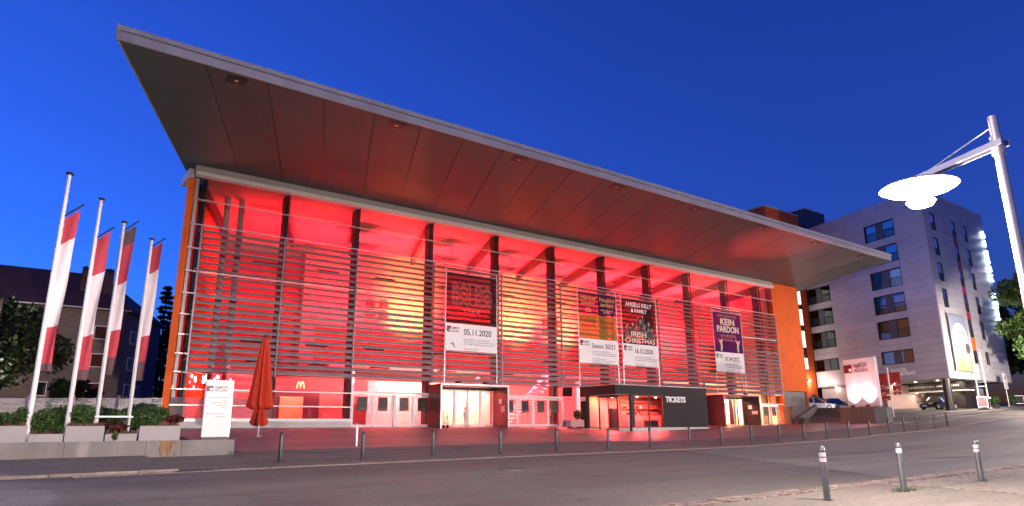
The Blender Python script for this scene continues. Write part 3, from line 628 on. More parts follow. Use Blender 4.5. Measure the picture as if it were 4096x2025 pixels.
M_mesh2 = glassmat('banner_mesh_plum', (.7,.5,.6), .2, frost=.6, frostcol=(.20,.03,.09)); M_mesh3 = glassmat('banner_mesh_navy', (.6,.5,.6), .2, frost=.7, frostcol=(.06,.04,.12))
M_mesh4 = glassmat('banner_mesh_gold', (.8,.7,.5), .2, frost=.8, frostcol=(.45,.32,.06)); M_mesh5 = glassmat('banner_mesh_brown', (.6,.4,.35), .2, frost=.72, frostcol=(.06,.035,.03)); M_mesh6 = glassmat('banner_mesh_violet', (.6,.4,.6), .2, frost=.9, frostcol=(.13,.035,.20))
M_gold = mat('print_gold', (.62,.36,.10), .6, 0, 0); M_rose = mat('print_rose', (.40,.15,.14), .6, 0, 0); M_cream = mat('print_cream', (.75,.62,.5), .6, 0, 0)
def sheetq(t, mt, x0, x1, z0, z1, nm='print_sheet', dy=-.026): return MB().add([(x0,BY+dy,z0),(x1,BY+dy,z0),(x1,BY+dy,z1),(x0,BY+dy,z1)], [(0,1,2,3)]).build(nm, mt, t)
b1 = banner(24.28, 28.58, 11.05, 5.27, 7.17, 'banner with dark see-through upper half and date 05.11.2020 above the left portal', 3.07)
sheetq(b1, M_mesh, 24.3, 28.56, 7.17, 10.82)
for i in range(3): text('BAUSA', M_rose, b1, (26.43,BY-.034,9.55-.52*i), size=.75, width=3.4, align='CENTER', ext=.001, outline=.014)
text('LIVE', M_rose, b1, (26.43,BY-.034,8.0), size=.36, width=1.3, align='CENTER', ext=.001, spacing=1.4)
mb = MB()
for r_ in (.5,1.1,1.75): mb.tube([(26.43+r_*math.cos(a),BY-.034,9.1+1.0*math.sin(a)) for a in [2*math.pi*i/28 for i in range(29)]], .012, 4, cap=False)
mb.build('globe_outline', M_rose, b1)
logo(b1, 24.36, BY-.03, 6.55, .42); text('05.11.2020', M_text, b1, (25.75,BY-.034,6.42), size=.6, width=2.35, bold=.008); small(b1, 25.75, 2.7, 6.05, INFO)
for i in range(3): bx('sponsor_mark', M_redpaint if i else M_textg, b1, 24.7+.12*i, 24.95+.05*i, BY-.034, BY-.031, 5.72-.12*i, 5.8-.12*i)
b2 = banner(36.68, 40.95, 11.05, 5.03, 7.0, 'banner of four coloured concert panels above the line Saison 20/21', 3.25)
for (x0, x1, z0, z1, m, tt, s2, c) in ((36.7,38.78,9.0,10.82,M_mesh2,'Herbst\nkonzert','BILDNIS\n18.10.2020',M_gold),(38.83,40.93,9.0,10.82,M_mesh3,'Neujahrs\nkonzert','NEUES VOM TAGE\n05.01.2021',M_gold),(36.7,38.78,7.02,8.96,M_mesh4,'Frühlings\nkonzert','IM SCHATTEN\n21.03.2021',M_redpaint),(38.83,40.93,7.02,8.96,M_mesh4,'Sommer\nkonzert','CHARME\n13.06.2021',M_redpaint)):
    sheetq(b2, m, x0, x1, z0, z1, 'concert_panel')
    for i, l_ in enumerate(tt.split('\n')): text(l_, c, b2, ((x0+x1)/2,BY-.034,z1-.62-.42*i), size=.46, width=1.75 if i == 0 else 1.5, align='CENTER', ext=.002, shear=.2, bold=.006)
    for i, l_ in enumerate(s2.split('\n')): text(l_, M_cream if c is M_gold else M_textg, b2, ((x0+x1)/2,BY-.034,z1-1.42-.2*i), size=.17, align='CENTER', ext=.002)
logo(b2, 36.78, BY-.03, 6.42, .42); text('Saison 20/21', M_text, b2, (38.0,BY-.034,6.28), size=.55, width=2.6, bold=.006); small(b2, 38.05, 2.7, 5.98, INFO[:3]+['','Abonnent werden und sparen!','Bei Buchung aller vier Konzerte erhalten Sie','10% Ermäßigung auf den Gesamtpreis.','bigboxallgaeu.de'], .12)
b3 = banner(41.62, 45.88, 11.05, 5.06, 6.9, 'banner of dark figures with ornate white lettering and date 16.12.2020', 3.25)
sheetq(b3, M_mesh5, 41.64, 45.86, 6.9, 10.82)
text('ANGELO KELLY', M_textw, b3, (43.75,BY-.034,10.15), size=.5, width=3.3, align='CENTER', ext=.002, bold=.012); text('& FAMILY', M_textw, b3, (43.75,BY-.034,9.65), size=.45, width=2.0, align='CENTER', ext=.002, bold=.012)
text('IRISH', M_cream, b3, (43.6,BY-.034,7.55), size=.62, width=1.9, align='CENTER', ext=.002, bold=.01); text('CHRISTMAS', M_cream, b3, (43.75,BY-.034,7.0), size=.58, width=3.7, align='CENTER', ext=.002, bold=.01)
M_fig = [mat('print_figure_%d' % i, c, .7, 0, .4, 4) for i, c in enumerate(((.10,.07,.06),(.05,.035,.035),(.30,.22,.18)))]
for i, (x, z, s) in enumerate(((42.2,8.1,1.0),(42.9,8.25,1.05),(43.35,8.1,.9),(43.9,8.5,1.2),(44.4,8.2,1.0),(44.9,8.35,1.25),(45.3,8.0,.85),(43.6,9.0,.7),(44.15,9.05,.75))):
    mb = MB(); n = 10
    mb.add([(x,BY-.031,z)]+[(x+.26*s*math.cos(2*math.pi*j/n),BY-.031,z-.35*s+.55*s*math.sin(2*math.pi*j/n)) for j in range(n)], [(0,1+j,1+(j+1)%n) for j in range(n)])
    mb.build('printed_figure', M_fig[i % 2], b3)
    MB().add([(x+.12*s*math.cos(2*math.pi*j/n),BY-.033,z+.32*s+.15*s*math.sin(2*math.pi*j/n)) for j in range(n)], [tuple(range(n))]).build('printed_face', M_fig[2], b3)
for i in range(40): 
    x, z = 42.2+random.random()*3.4, 7.35+random.random()*1.0; MB().add([(x,BY-.035,z),(x+.05,BY-.035,z),(x+.05,BY-.035,z+.05),(x,BY-.035,z+.05)], [(0,1,2,3)]).build('printed_star', M_textw, b3)
logo(b3, 41.72, BY-.03, 6.32, .42); text('16.12.2020', M_text, b3, (42.95,BY-.034,6.15), size=.55, width=2.2, bold=.008); small(b3, 43.0, 2.7, 5.8, INFO, .12)
b4 = banner(53.98, 58.36, 11.08, 5.07, 6.95, 'violet banner with bulb lettering and date 01.04.2022 above the right portal', 3.02)
sheetq(b4, M_mesh6, 54.0, 58.34, 6.95, 10.9)
text("HAPE KERKELING'S", M_rose, b4, (56.2,BY-.034,10.35), size=.36, width=3.0, align='CENTER', ext=.002, bold=.006)
for i, l_ in enumerate(('KEIN','PARDON')): text(l_, M_cream, b4, (56.2,BY-.034,9.62-.72*i), size=.85, width=(2.2,3.4)[i], align='CENTER', ext=.002, bold=.03)
for i, l_ in enumerate(('DAS MUSICAL','- ON TOUR -')): text(l_, M_rose, b4, (56.2,BY-.034,8.42-.38*i), size=.36, width=(2.4,1.7)[i], align='CENTER', ext=.002, bold=.006)
for x, s in ((54.9,1),(57.6,-1)):
    mb = MB(); mb.tube([(x,BY-.034,7.05),(x+.1*s,BY-.034,7.5),(x,BY-.034,7.8),(x+.35*s,BY-.034,8.25)], [.09,.12,.14,.04], 5); mb.tube([(x,BY-.034,7.75),(x-.3*s,BY-.034,8.15)], .05, 5); mb.tube([(x,BY-.034,7.9),(x,BY-.034,8.1)], .1, 6); mb.build('printed_figure', M_cream, b4)
logo(b4, 54.08, BY-.03, 6.35, .42); text('01.04.2022', M_text, b4, (55.35,BY-.034,6.12), size=.6, width=2.3, bold=.008); small(b4, 55.4, 2.7, 5.78, INFO, .12)
# ------------------------------------------------------------------ stair tower behind the hall
tw = thing('stair_tower', 'tall orange rendered stair tower between the hall and the hotel', 'building', (85.6, 54, 2))
bx('wall', M_orange2, tw, 81.6, 89.75, 50.8, 62, 0, 29.6)
bx('parapet', M_fascia, tw, 81.5, 89.85, 50.7, 62.1, 29.605, 29.78)
for z0, z1 in ((18.7+.0,16.4),(15.7,13.5),(12.7,10.45),(9.0,7.5)):
    w_ = bx('window', M_hframe, tw, 86.6, 88.15, 50.74, 50.798, min(z0,z1)-.08, max(z0,z1)+.08); bx('pane', E_cool, w_, 86.7, 87.95, 50.70, 50.738, min(z0,z1), max(z0,z1))
for z0, z1 in ((15.8,16.3),(12.8,13.4),(9.1,10.36)): bx('spandrel', M_hframe, tw, 86.6, 88.15, 50.76, 50.798, z0, z1)
bx('door', M_dark, tw, 88.1, 89.2, 50.75, 50.798, 2.0, 4.15)
wl = bx('wall_lamp', M_alu, tw, 87.4, 87.6, 50.6, 50.79, 5.85, 6.1); MB().lathe([(.05,-.02),(.14,.1),(.05,.2)], 8, (87.5,50.5,5.85)).build('lamp_glass', E_lamp, wl)
lamp('POINT', (87.5,50.2,5.85), 300, (1,.9,.8), None, .12, None, tw)
pt = thing('roof_plant_room', 'dark grey flat roofed plant room on the roof beside the orange tower', 'roof structure', (97, 55, 29.3))
bx('wall', M_hframe, pt, 92.6, 98.1, 51.2, 60, 27.0, 31.4); bx('roof_edge', M_fascia, pt, 92.5, 98.2, 51.1, 60.1, 31.4, 31.6)
# ------------------------------------------------------------------ hotel
HC = V((84.24, 32.14)); d1 = V((.282,.9594)); hz0, hz1 = 5.17, 27.05
hotel = thing('hotel_building', 'seven storey grey panel clad hotel standing on dark columns at the right', 'building', (90, 42, 1.8))
nL = V((-d1.y, d1.x)); nR = V((0,-1))
def HP(s, z, off=0): p = HC+d1*s+nL*off; return (p.x, p.y, z)
def hbox(nm, mt, par_, s0, s1, z0, z1, o0, o1):
    a, b = HC+d1*s0, HC+d1*s1; c = (a+b)/2+nL*((o0+o1)/2)
    return MB().obox((c.x,c.y,(z0+z1)/2), V((*(b-a)/2,0)), V((*(nL*(o1-o0)/2),0)), V((0,0,(z1-z0)/2))).build(nm, mt, par_)
def rbox(nm, mt, par_, x0, x1, z0, z1, o0, o1): return bx(nm, mt, par_, HC.x+x0, HC.x+x1, HC.y-o1, HC.y-o0, z0, z1)
e = HC+d1*30; 
MB().prism([(HC.x+.62,HC.y+.5),(HC.x+18.0,HC.y+.5),(HC.x+18.0,e.y),(e.x+.5,e.y)], hz0+.02, hz1-.05).build('core', M_hframe, hotel)
MB().prism([(HC.x-.04,HC.y-.1),(HC.x+18.1,HC.y-.1),(HC.x+18.1,e.y),(e.x-.1,e.y)], hz1, hz1+.16).build('roof_edge', M_fascia, hotel)
MB().prism([(HC.x+.02,HC.y-.0),(HC.x+18.05,HC.y-.0),(HC.x+18.05,e.y),(e.x,e.y)], hz0-.06, hz0+.0).build('underside', mat('hotel_soffit', (.62,.60,.55), .7, 0, .05, 1), hotel)
WT = [24.77,21.69,18.62,15.58,12.45,8.76]; WB = [22.55,19.43,16.38,13.28,10.2,7.16]
ROWS = 29; rh = (hz1-hz0)/ROWS
def panels(s0, s1, z0, z1, fn, pl):
    g = .013; fn('cladding_panel', M_hotel, hotel, s0+g, s1-g, z0+g, z1-g, .0, .045)
for s0, s1 in ((0,4.0),(8.46,11.95),(11.95,15.15)):
    for i in range(ROWS): panels(s0, s1, hz0+rh*i, hz0+rh*(i+1), hbox, 0)
for c0, c1 in ((4.0,8.46),(15.15,19.28)):
    mid = (c0+c1)/2; zz = [hz1]+[v for p in zip(WT, WB) for v in p]+[hz0]
    for i in range(0, len(zz), 2):
        n = max(1, round((zz[i]-zz[i+1])/.85))
        for j in range(n):
            za = zz[i+1]+(zz[i]-zz[i+1])*j/n; zb_ = zz[i+1]+(zz[i]-zz[i+1])*(j+1)/n
            panels(c0, mid, za, zb_, hbox, 0); panels(mid, c1, za, zb_, hbox, 0)
for (x0, x1) in ((0,1.62),(2.92,5.2),(5.2,7.55),(8.68,11.12),(12.22,15.2),(15.2,18.05)):
    for i in range(ROWS): panels(x0, x1, hz0+rh*i, hz0+rh*(i+1), rbox, 0)
RW = [24.62,21.56,18.5,15.42,12.3,8.6]; RB = [22.45,19.33,16.28,13.18,10.1,7.03]
for ci, (x0, x1) in enumerate(((1.62,2.92),(7.55,8.68),(11.12,12.22))):
    rows = range(4) if ci == 0 else range(6)
    zz = [hz1]+[v for i in rows for v in (RW[i],RB[i])]+[hz0]
    for i in range(0, len(zz), 2):
        za, zb_ = zz[i+1], zz[i]
        if ci == 1 and 0 < i < len(zz)-2:
            rbox('coloured_panel', M_magenta if i < len(zz)-4 else M_orange, hotel, x0+.02, x1-.02, za+.01, zb_-.01, 0, .05); continue
        n = max(1, round((zb_-za)/.77))
        for j in range(n): panels(x0, x1, za+(zb_-za)*j/n, za+(zb_-za)*(j+1)/n, rbox, 0)
    for i in rows:
        z0, z1 = RB[i], RW[i]; w_ = rbox('window', M_hframe, hotel, x0+.02, x0+.1, z0+.02, z1-.02, -.1, .04)
        rbox('frame', M_hframe, w_, x1-.1, x1-.02, z0+.02, z1-.02, -.1, .04); rbox('frame', M_hframe, w_, x0+.1, x1-.1, z1-.1, z1-.02, -.1, .04)
        zm = z0+(z1-z0)*.45
        if i < 5: rbox('lower_panel', M_hframe, w_, x0+.1, x1-.1, z0+.02, zm, -.06, -.01)
        else: zm = z0+.05
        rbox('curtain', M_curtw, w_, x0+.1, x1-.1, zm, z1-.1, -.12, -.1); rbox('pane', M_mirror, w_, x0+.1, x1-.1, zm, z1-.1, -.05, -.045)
        rbox('sill', M_alu, w_, x0, x1, z0-.03, z0+.015, -.1, .09)
# wide windows of the left face
for ci, (c0, c1) in enumerate(((4.0,8.46),(15.15,19.28))):
    for i in range(6):
        z0, z1 = WB[i], WT[i]
        w_ = hbox('window', M_hframe, hotel, c0+.02, c1-.02, z1-.1, z1-.02, -.18, .03)
        hbox('frame', M_hframe, w_, c0+.02, c0+.1, z0+.02, z1-.1, -.18, .03); hbox('frame', M_hframe, w_, c1-.1, c1-.02, z0+.02, z1-.1, -.18, .03); hbox('frame', M_hframe, w_, c0+.1, c1-.1, z0+.02, z0+.1, -.18, .03)
        a, b = c0+(c1-c0)*.40, c0+(c1-c0)*.63
        hbox('centre_panel', mat('window_infill', (.11,.11,.125), .5, .1, .06, 2), w_, a, b, z0+.1, z1-.1, -.14, -.08)
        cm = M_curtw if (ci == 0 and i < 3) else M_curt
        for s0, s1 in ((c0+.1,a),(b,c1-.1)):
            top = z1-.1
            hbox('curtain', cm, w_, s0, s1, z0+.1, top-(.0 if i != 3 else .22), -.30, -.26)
            hbox('pane', M_mirror if i < 2 else M_glass2, w_, s0, s1, z0+.1, top, -.15, -.145)
            if i < 5:
                mb = MB(); rz_ = z0+.1+(z1-z0)*.45
                p, q_ = V(HP(s0,rz_,-.02)), V(HP(s1,rz_,-.02)); mb.bar(p, q_, .05, .05)
                n = 13
                for j in range(n+1): r_ = p+(q_-p)*j/n; mb.bar((r_.x,r_.y,z0+.1), (r_.x,r_.y,rz_), .022, .022)
                mb.build('railing', M_hframe, w_)
        if ci == 1 and i > 1: hbox('lit_lamp', E_warm, w_, a+.02-.75, a-.02-.2, z0+.25, z1-.6, -.255, -.25)
        hbox('sill', M_alu, w_, c0, c1, z0-.04, z0+.015, -.1, .10)
M_core = mat('room_glow', (.25,.2,.17), .8)
text('HOTEL', M_textw, hotel, HP(7.35,6.22,.07), xd=(-d1.x,-d1.y,0), size=.55, width=2.25, ext=.03, bold=.035)
text('RESTAURANT', M_textw, hotel, HP(9.0,5.80,.07), xd=(-d1.x,-d1.y,0), size=.5, width=5.0, ext=.03, bold=.035)
# vertical lit lettering near the right corner
for i, ch in enumerate('bigBOX'): text(ch, E_hotel, hotel, (HC.x+17.25, HC.y-.22, 23.9-1.16*i), size=1.2, align='CENTER', ext=.06, bold=.05)
for i, ch in enumerate('SUITE'): text(ch, E_hotel, hotel, (HC.x+17.25, HC.y-.22, 15.6-1.06*i), size=1.15, align='CENTER', ext=.06, bold=.05)
for i in range(6): lamp('POINT', (HC.x+16.7, HC.y-.5, 24.1-1.16*i), 8, (.6,.8,1), None, .2, None, hotel)
for i in range(5): lamp('POINT', (HC.x+16.9, HC.y-.5, 15.7-1.06*i), 8, (.6,.8,1), None, .2, None, hotel)
# hotel banner
hb = thing('hotel_banner', 'tall pastel banner reading GENUSS EVENTS on the hotel side wall', 'banner', (HC.x+3.75, HC.y-.3, 5.9))
for x in (1.3, 6.2): MB().tube([(HC.x+x,HC.y-.35,5.85),(HC.x+x,HC.y-.35,12.45)], .06, 8).build('pole', M_alu, hb, True)
M_hb = bpy.data.materials.new('banner_gradient'); M_hb.use_nodes = True; t_ = M_hb.node_tree; n_ = t_.nodes
g_ = n_.new('ShaderNodeNewGeometry'); s_ = n_.new('ShaderNodeSeparateXYZ'); t_.links.new(g_.outputs['Position'], s_.inputs[0]); nz_ = n_.new('ShaderNodeTexNoise'); nz_.inputs['Scale'].default_value = .5; t_.links.new(g_.outputs['Position'], nz_.inputs['Vector'])
mr_ = n_.new('ShaderNodeMapRange'); mr_.inputs[1].default_value = 6; mr_.inputs[2].default_value = 12.4; t_.links.new(s_.outputs[2], mr_.inputs[0])
ad_ = n_.new('ShaderNodeMath'); ad_.operation = 'MULTIPLY_ADD'; ad_.inputs[1].default_value = .8; ad_.inputs[2].default_value = -.4; t_.links.new(nz_.outputs[0], ad_.inputs[0]); a2_ = n_.new('ShaderNodeMath'); t_.links.new(mr_.outputs[0], a2_.inputs[0]); t_.links.new(ad_.outputs[0], a2_.inputs[1])
rp_ = n_.new('ShaderNodeValToRGB'); t_.links.new(a2_.outputs[0], rp_.inputs[0]); rp_.color_ramp.elements[0].color = (.46,.33,.13,1); rp_.color_ramp.elements[1].color = (.30,.34,.42,1); el_ = rp_.color_ramp.elements.new(.3); el_.color = (.45,.38,.36,1); el2_ = rp_.color_ramp.elements.new(.55); el2_.color = (.28,.33,.48,1)
t_.links.new(rp_.outputs[0], n_['Principled BSDF'].inputs['Base Color']); n_['Principled BSDF'].inputs['Roughness'].default_value = .6
bx('sheet', M_hb, hb, HC.x+1.4, HC.x+6.1, HC.y-.36, HC.y-.34, 5.95, 12.3)
MB().add([(HC.x+3.7+1.95*math.cos(2*math.pi*j/32),HC.y-.364,9.7+1.75*math.sin(2*math.pi*j/32)) for j in range(32)], [tuple(range(32))]).build('printed_disc', M_print, hb)
MB().add([(HC.x+5.2+.65*math.cos(2*math.pi*j/20),HC.y-.37,8.6+.6*math.sin(2*math.pi*j/20)) for j in range(20)], [tuple(range(20))]).build('printed_badge', M_textg, hb)
text('GENUSS', M_text, hb, (HC.x+3.7,HC.y-.372,10.1), size=.7, width=2.6, align='CENTER'); text('EVENTS', M_text, hb, (HC.x+3.9,HC.y-.372,9.3), size=.7, width=2.5, align='CENTER'); text('JANUAR BIS JULI', M_textg, hb, (HC.x+3.7,HC.y-.372,8.75), size=.2, width=1.5, align='CENTER')
# ground floor: column, dark passage, lit lobby
MB().lathe([(.45,1.3),(.45,5.12)], 20, (HC.x+.75,HC.y+.75,0)).build('column', M_clad2, hotel, True)
bx('dark_block', M_clad2, hotel, HC.x+7.45, HC.x+14.6, HC.y+1.6, HC.y+3.0, 1.0, 5.11)
db = bx('entrance_panel', M_alu, hotel, HC.x+11.2, HC.x+13.0, HC.y+1.5, HC.y+1.595, 1.6, 4.3)
MB().lathe([(.05,0),(.5,.0)], 20, (HC.x+12.1,HC.y+1.45,4.6)).build('lit_logo', E_hotel, db).rotation_euler = (0,0,0)
bx('passage_back', M_clad2, hotel, HC.x-2, HC.x+24, HC.y+22, HC.y+22.2, 1, 5.11)
lin = hbox('lintel', M_clad2, hotel, 2.2, 14.2, 4.05, 5.1, -5.2, -5.0); lin2 = hbox('lintel_lit_edge', mat('hotel_soffit', (.6,.6,.6)), hotel, 2.2, 14.2, 3.9, 4.05, -6.5, -5.0)
text('Durchfahrtshöhe 2,50 m', M_textw, lin, HP(9.6,4.45,-4.96), xd=(-d1.x,-d1.y,0), size=.34, width=3.6, ext=.01)
for i in range(5): hbox('chevron', M_textw, lin, 4.1-.28*i-.12, 4.1-.28*i, 4.45, 4.68, -4.98, -4.96)
hbox('white_bar', M_textw, lin, 4.35, 5.7, 4.48, 4.62, -4.98, -4.96)
hbox('lobby_wall', M_hotel, hotel, 14.2, 19.3, 1.5, 5.1, -1.0, -.6)
lo = hbox('lobby_window', M_hframe, hotel, 10.9, 14.3, 1.6, 4.7, -1.2, -1.05); hbox('lobby_frame', M_alu, lo, 10.9, 14.3, 4.55, 4.7, -1.05, -.9)
hbox('painted_glow', mat('lobby_orange', (.7,.28,.06), .6, 0, .3, 1.2), lo, 11.1, 14.1, 1.7, 4.5, -1.05, -1.0); hbox('screen', E_screen, lo, 12.0, 13.4, 2.2, 3.0, -1.0, -.97)  # orange lobby light put into the colour of a flat panel
def hlamp(s, z, off, pw, c=(1,.86,.62)):
    p = HP(s, z, off); lamp('AREA', p, pw, c, (p[0],p[1],0), .4, None, hotel); MB().lathe([(.14,0),(.14,.05)], 10, p).build('downlight', E_downl, hotel)
for s, off in ((12.6,-.45),(16.5,-.3)): hlamp(s, 5.05, off, 30)
for s, off in ((3.5,-2.5),(6.5,-2.6),(9.5,-2.6)): hlamp(s, 5.05, off, 130)
hlamp(4.5, 3.86, -5.6, 60); hlamp(9, 3.86, -5.6, 60)
for x in (3.5,): lamp('AREA', (HC.x+x+1,HC.y+2.5,5.05), 120, (1,.86,.62), (HC.x+x+1,HC.y+2.5,0), .4, None, hotel)
hbox('glass_lobby', M_intwall, hotel, 9.6, 10.9, 1.6, 4.9, -9, -1.2)
# pale masts with floor lamps on the hotel front
for i, (x, lb) in enumerate(((5.6,'slim white mast nearer the dark entrance column of the hotel'),(8.2,'slim white mast farther from the dark entrance column of the hotel'))):
    t = thing('light_mast', lb, 'mast', (HC.x+x, HC.y-.5, gz(HC.x+x,HC.y-.5)), group='slim masts before the hotel entrance')
    MB().tube([(HC.x+x,HC.y-.5,3.2),(HC.x+x-.05,HC.y-.5,8.2)], [.08,.045], 8).build('pole', M_white, t, True)
    MB().tube([(HC.x+x,HC.y-.5,1.5),(HC.x+x,HC.y-.5,3.2)], .1, 8).build('base_post', M_dark, t, True)
    bx('lamp_head', E_downl, t, HC.x+x-.2, HC.x+x+.3, HC.y-.75, HC.y-.6, 3.0, 3.12)
    lamp('SPOT', (HC.x+x+.05,HC.y-.7,2.95), 260, (1,.95,.9), (HC.x+x+.1,HC.y-.2,1.2), .08, None, t, 100, .6)
    bx('lit_panel', M_white, t, HC.x+x-.25, HC.x+x+.5, HC.y-.45, HC.y-.35, 1.55, 2.9)
# ------------------------------------------------------------------ lit pylon on its plinth
PC = V((64.91, 30.92)); nP = nL
def PP(s, z, off=0): p = PC+d1*s+nP*off; return (p.x, p.y, z)
def pbox(nm, mt, par_, s0, s1, z0, z1, o0, o1):
    a, b = PC+d1*s0, PC+d1*s1; c = (a+b)/2+nP*((o0+o1)/2)
    return MB().obox((c.x,c.y,(z0+z1)/2), V((*(b-a)/2,0)), V((*(nP*(o1-o0)/2),0)), V((0,0,(z1-z0)/2))).build(nm, mt, par_)
pl = thing('pylon_plinth', 'dark concrete plinth block carrying the floodlit white pylon', 'plinth', PP(2,.1))
pbox('block', M_concd, pl, .2, 4.2, -.3, 1.70, -.9, .55)
pbox('side_wall', M_conc, pl, .2, 4.1, -.3, 1.66, -1.6, -.91)
py = thing('lit_pylon', 'white square advertising pylon lit from below by two floodlights', 'sign', PP(1.8,1.7))
pbox('slab', mat('pylon_white', (.78,.70,.70), .55, 0, .03, 1), py, 0, 3.62, 1.80, 6.24, -.32, 0); pbox('base_strip', M_alu, py, .05, 3.57, 1.701, 1.80, -.28, -.04)
sq = pbox('logo_square', M_redpaint, py, 2.62, 3.62, 4.95, 5.72, 0, .012); pbox('logo_inset', M_textw, sq, 2.68, 3.02, 5.08, 5.36, .012, .016)
text('bigBOX', M_textr, py, PP(2.42,5.42,.012), xd=(-d1.x,-d1.y,0), size=.5, width=1.55, ext=.004, bold=.006); text('ALLGÄU', M_textr, py, PP(2.42,4.97,.012), xd=(-d1.x,-d1.y,0), size=.46, width=1.6, ext=.004, bold=.006)
for i, (s, lb) in enumerate(((2.75,'small black floodlight on the left of the pylon plinth'),(1.0,'small black floodlight on the right of the pylon plinth'))):
    f = thing('floodlight', lb, 'floodlight', PP(s,1.7,.38), group='floodlights at the foot of the pylon')
    pbox('housing', M_black, f, s-.16, s+.16, 1.76, 1.90, .28, .5); pbox('bracket', M_black, f, s-.03, s+.03, 1.70, 1.76, .36, .42)
    lamp('SPOT', PP(s,1.93,.36), 420, (1,.66,.42), PP(s,6.0,.0), .05, None, f, 40, 1.0)
    lamp('SPOT', PP(s,1.93,.36), 1300, (1,.36,.42), PP(s,6.2,.0), .05, None, f, 120, .9)
# ------------------------------------------------------------------ direction sign post
x, y = 70.2, 32.26; z = gz(x, y)
sp = thing('direction_sign_post', 'leaning pale post carrying dark red direction boards right of the pylon', 'signpost', (x, y, z))
MB().tube([(x,y,z-.1),(x-.0,y+.0,z+4.75)], .055, 8).build('post', M_white, sp, True)
for (a, b, z0, z1) in ((-1.45,-.1,2.95,4.2),(.1,1.35,3.15,4.25),(-1.45,-.1,2.2,2.72),(.35,1.25,2.5,3.0),(.35,1.2,2.1,2.4),(-1.05,-.1,1.6,2.05)):
    c = V((x,y)); q0 = c-d1*a; q1 = c-d1*b; m_ = (q0+q1)/2
    o = MB().obox((m_.x,m_.y,z+(z0+z1)/2), V((*(q1-q0)/2,0)), V((*(nL*.02),0)), V((0,0,(z1-z0)/2))).build('board', M_redpaint, sp)
    MB().obox((m_.x+nL.x*.025,m_.y+nL.y*.025,z+z0+.08), V((*(q1-q0)*.12,0)), V((*(nL*.003),0)), V((0,0,.03))).build('print', M_textw, o)
for zz_ in (3.05, 2.35): MB().bar((x+d1.x*1.4,y+d1.y*1.4,z+zz_),(x-d1.x*1.3,y-d1.y*1.3,z+zz_), .04, .04).build('crossbar', M_white, sp)
# ------------------------------------------------------------------ terrace, stairs and railing between hall and pylon
te = thing('terrace_wall', 'dark concrete terrace wall with railing below the orange wall', 'wall', (70, 41, .1))
bx('slab', M_concd, te, 66.95, 88, 41.0, 42.0, -.2, 2.0); bx('cap', M_concd, te, 66.9, 71.0, 40.9, 41.05, 2.001, 2.08)
bx('parapet', M_concd, te, 72.2, 78.5, 38.6, 38.8, .5, 2.15); bx('landing', M_tread, te, 70.9, 78.5, 36.0, 40.99, .2, 1.46); bx('landing_top', M_tread, te, 72.0, 80, 38.81, 40.99, 1.461, 1.9)
mb = MB().bar((67.0,41.0,3.05),(73.5,41.0,3.05), .05, .05)
mb.build('top_rail', M_dark, te)
for k in range(30): MB().bar((67.05+.22*k,41.0,2.08),(67.05+.22*k,41.0,3.05), .025, .025).build('baluster', M_dark, te)
stp = thing('outdoor_stairs', 'broad dark granite steps rising to the terrace beside the pylon plinth', 'stairs', (68.5, 38.5, .1))
for k in range(9): bx('step', M_tread, stp, 67.4+.40*k, 71.2, 36.2, 40.6, -.1+.158*k, .06+.158*k)
MB().add([(67.0,40.65,0),(67.4,40.65,0),(71.3,40.65,1.55),(71.3,40.65,2.25),(67.0,40.65,.75),(67.0,40.95,0),(67.4,40.95,0),(71.3,40.95,1.55),(71.3,40.95,2.25),(67.0,40.95,.75)], [(0,1,2,3,4),(9,8,7,6,5),(0,4,9,5),(4,3,8,9),(3,2,7,8),(2,1,6,7),(1,0,5,6)]).build('balustrade', M_concd, stp)
MB().bar((67.3,40.6,1.0),(71.2,40.6,2.45), .05, .05).build('handrail', M_dark, stp)
MB().tube([(74.6,38.4,1.4),(74.6,38.4,2.4)], .06, 8).build('end_post', M_white, te, True)
bn = thing('waste_bin', 'dark wheeled waste container beside the terrace wall', 'bin', (67.0,39.6,.1))
bx('body', M_black, bn, 66.1, 67.3, 39.3, 40.0, .1, .8); bx('lid', mat('bin_lid', (.08,.05,.03), .6), bn, 66.05, 67.35, 39.25, 40.05, .801, .86)
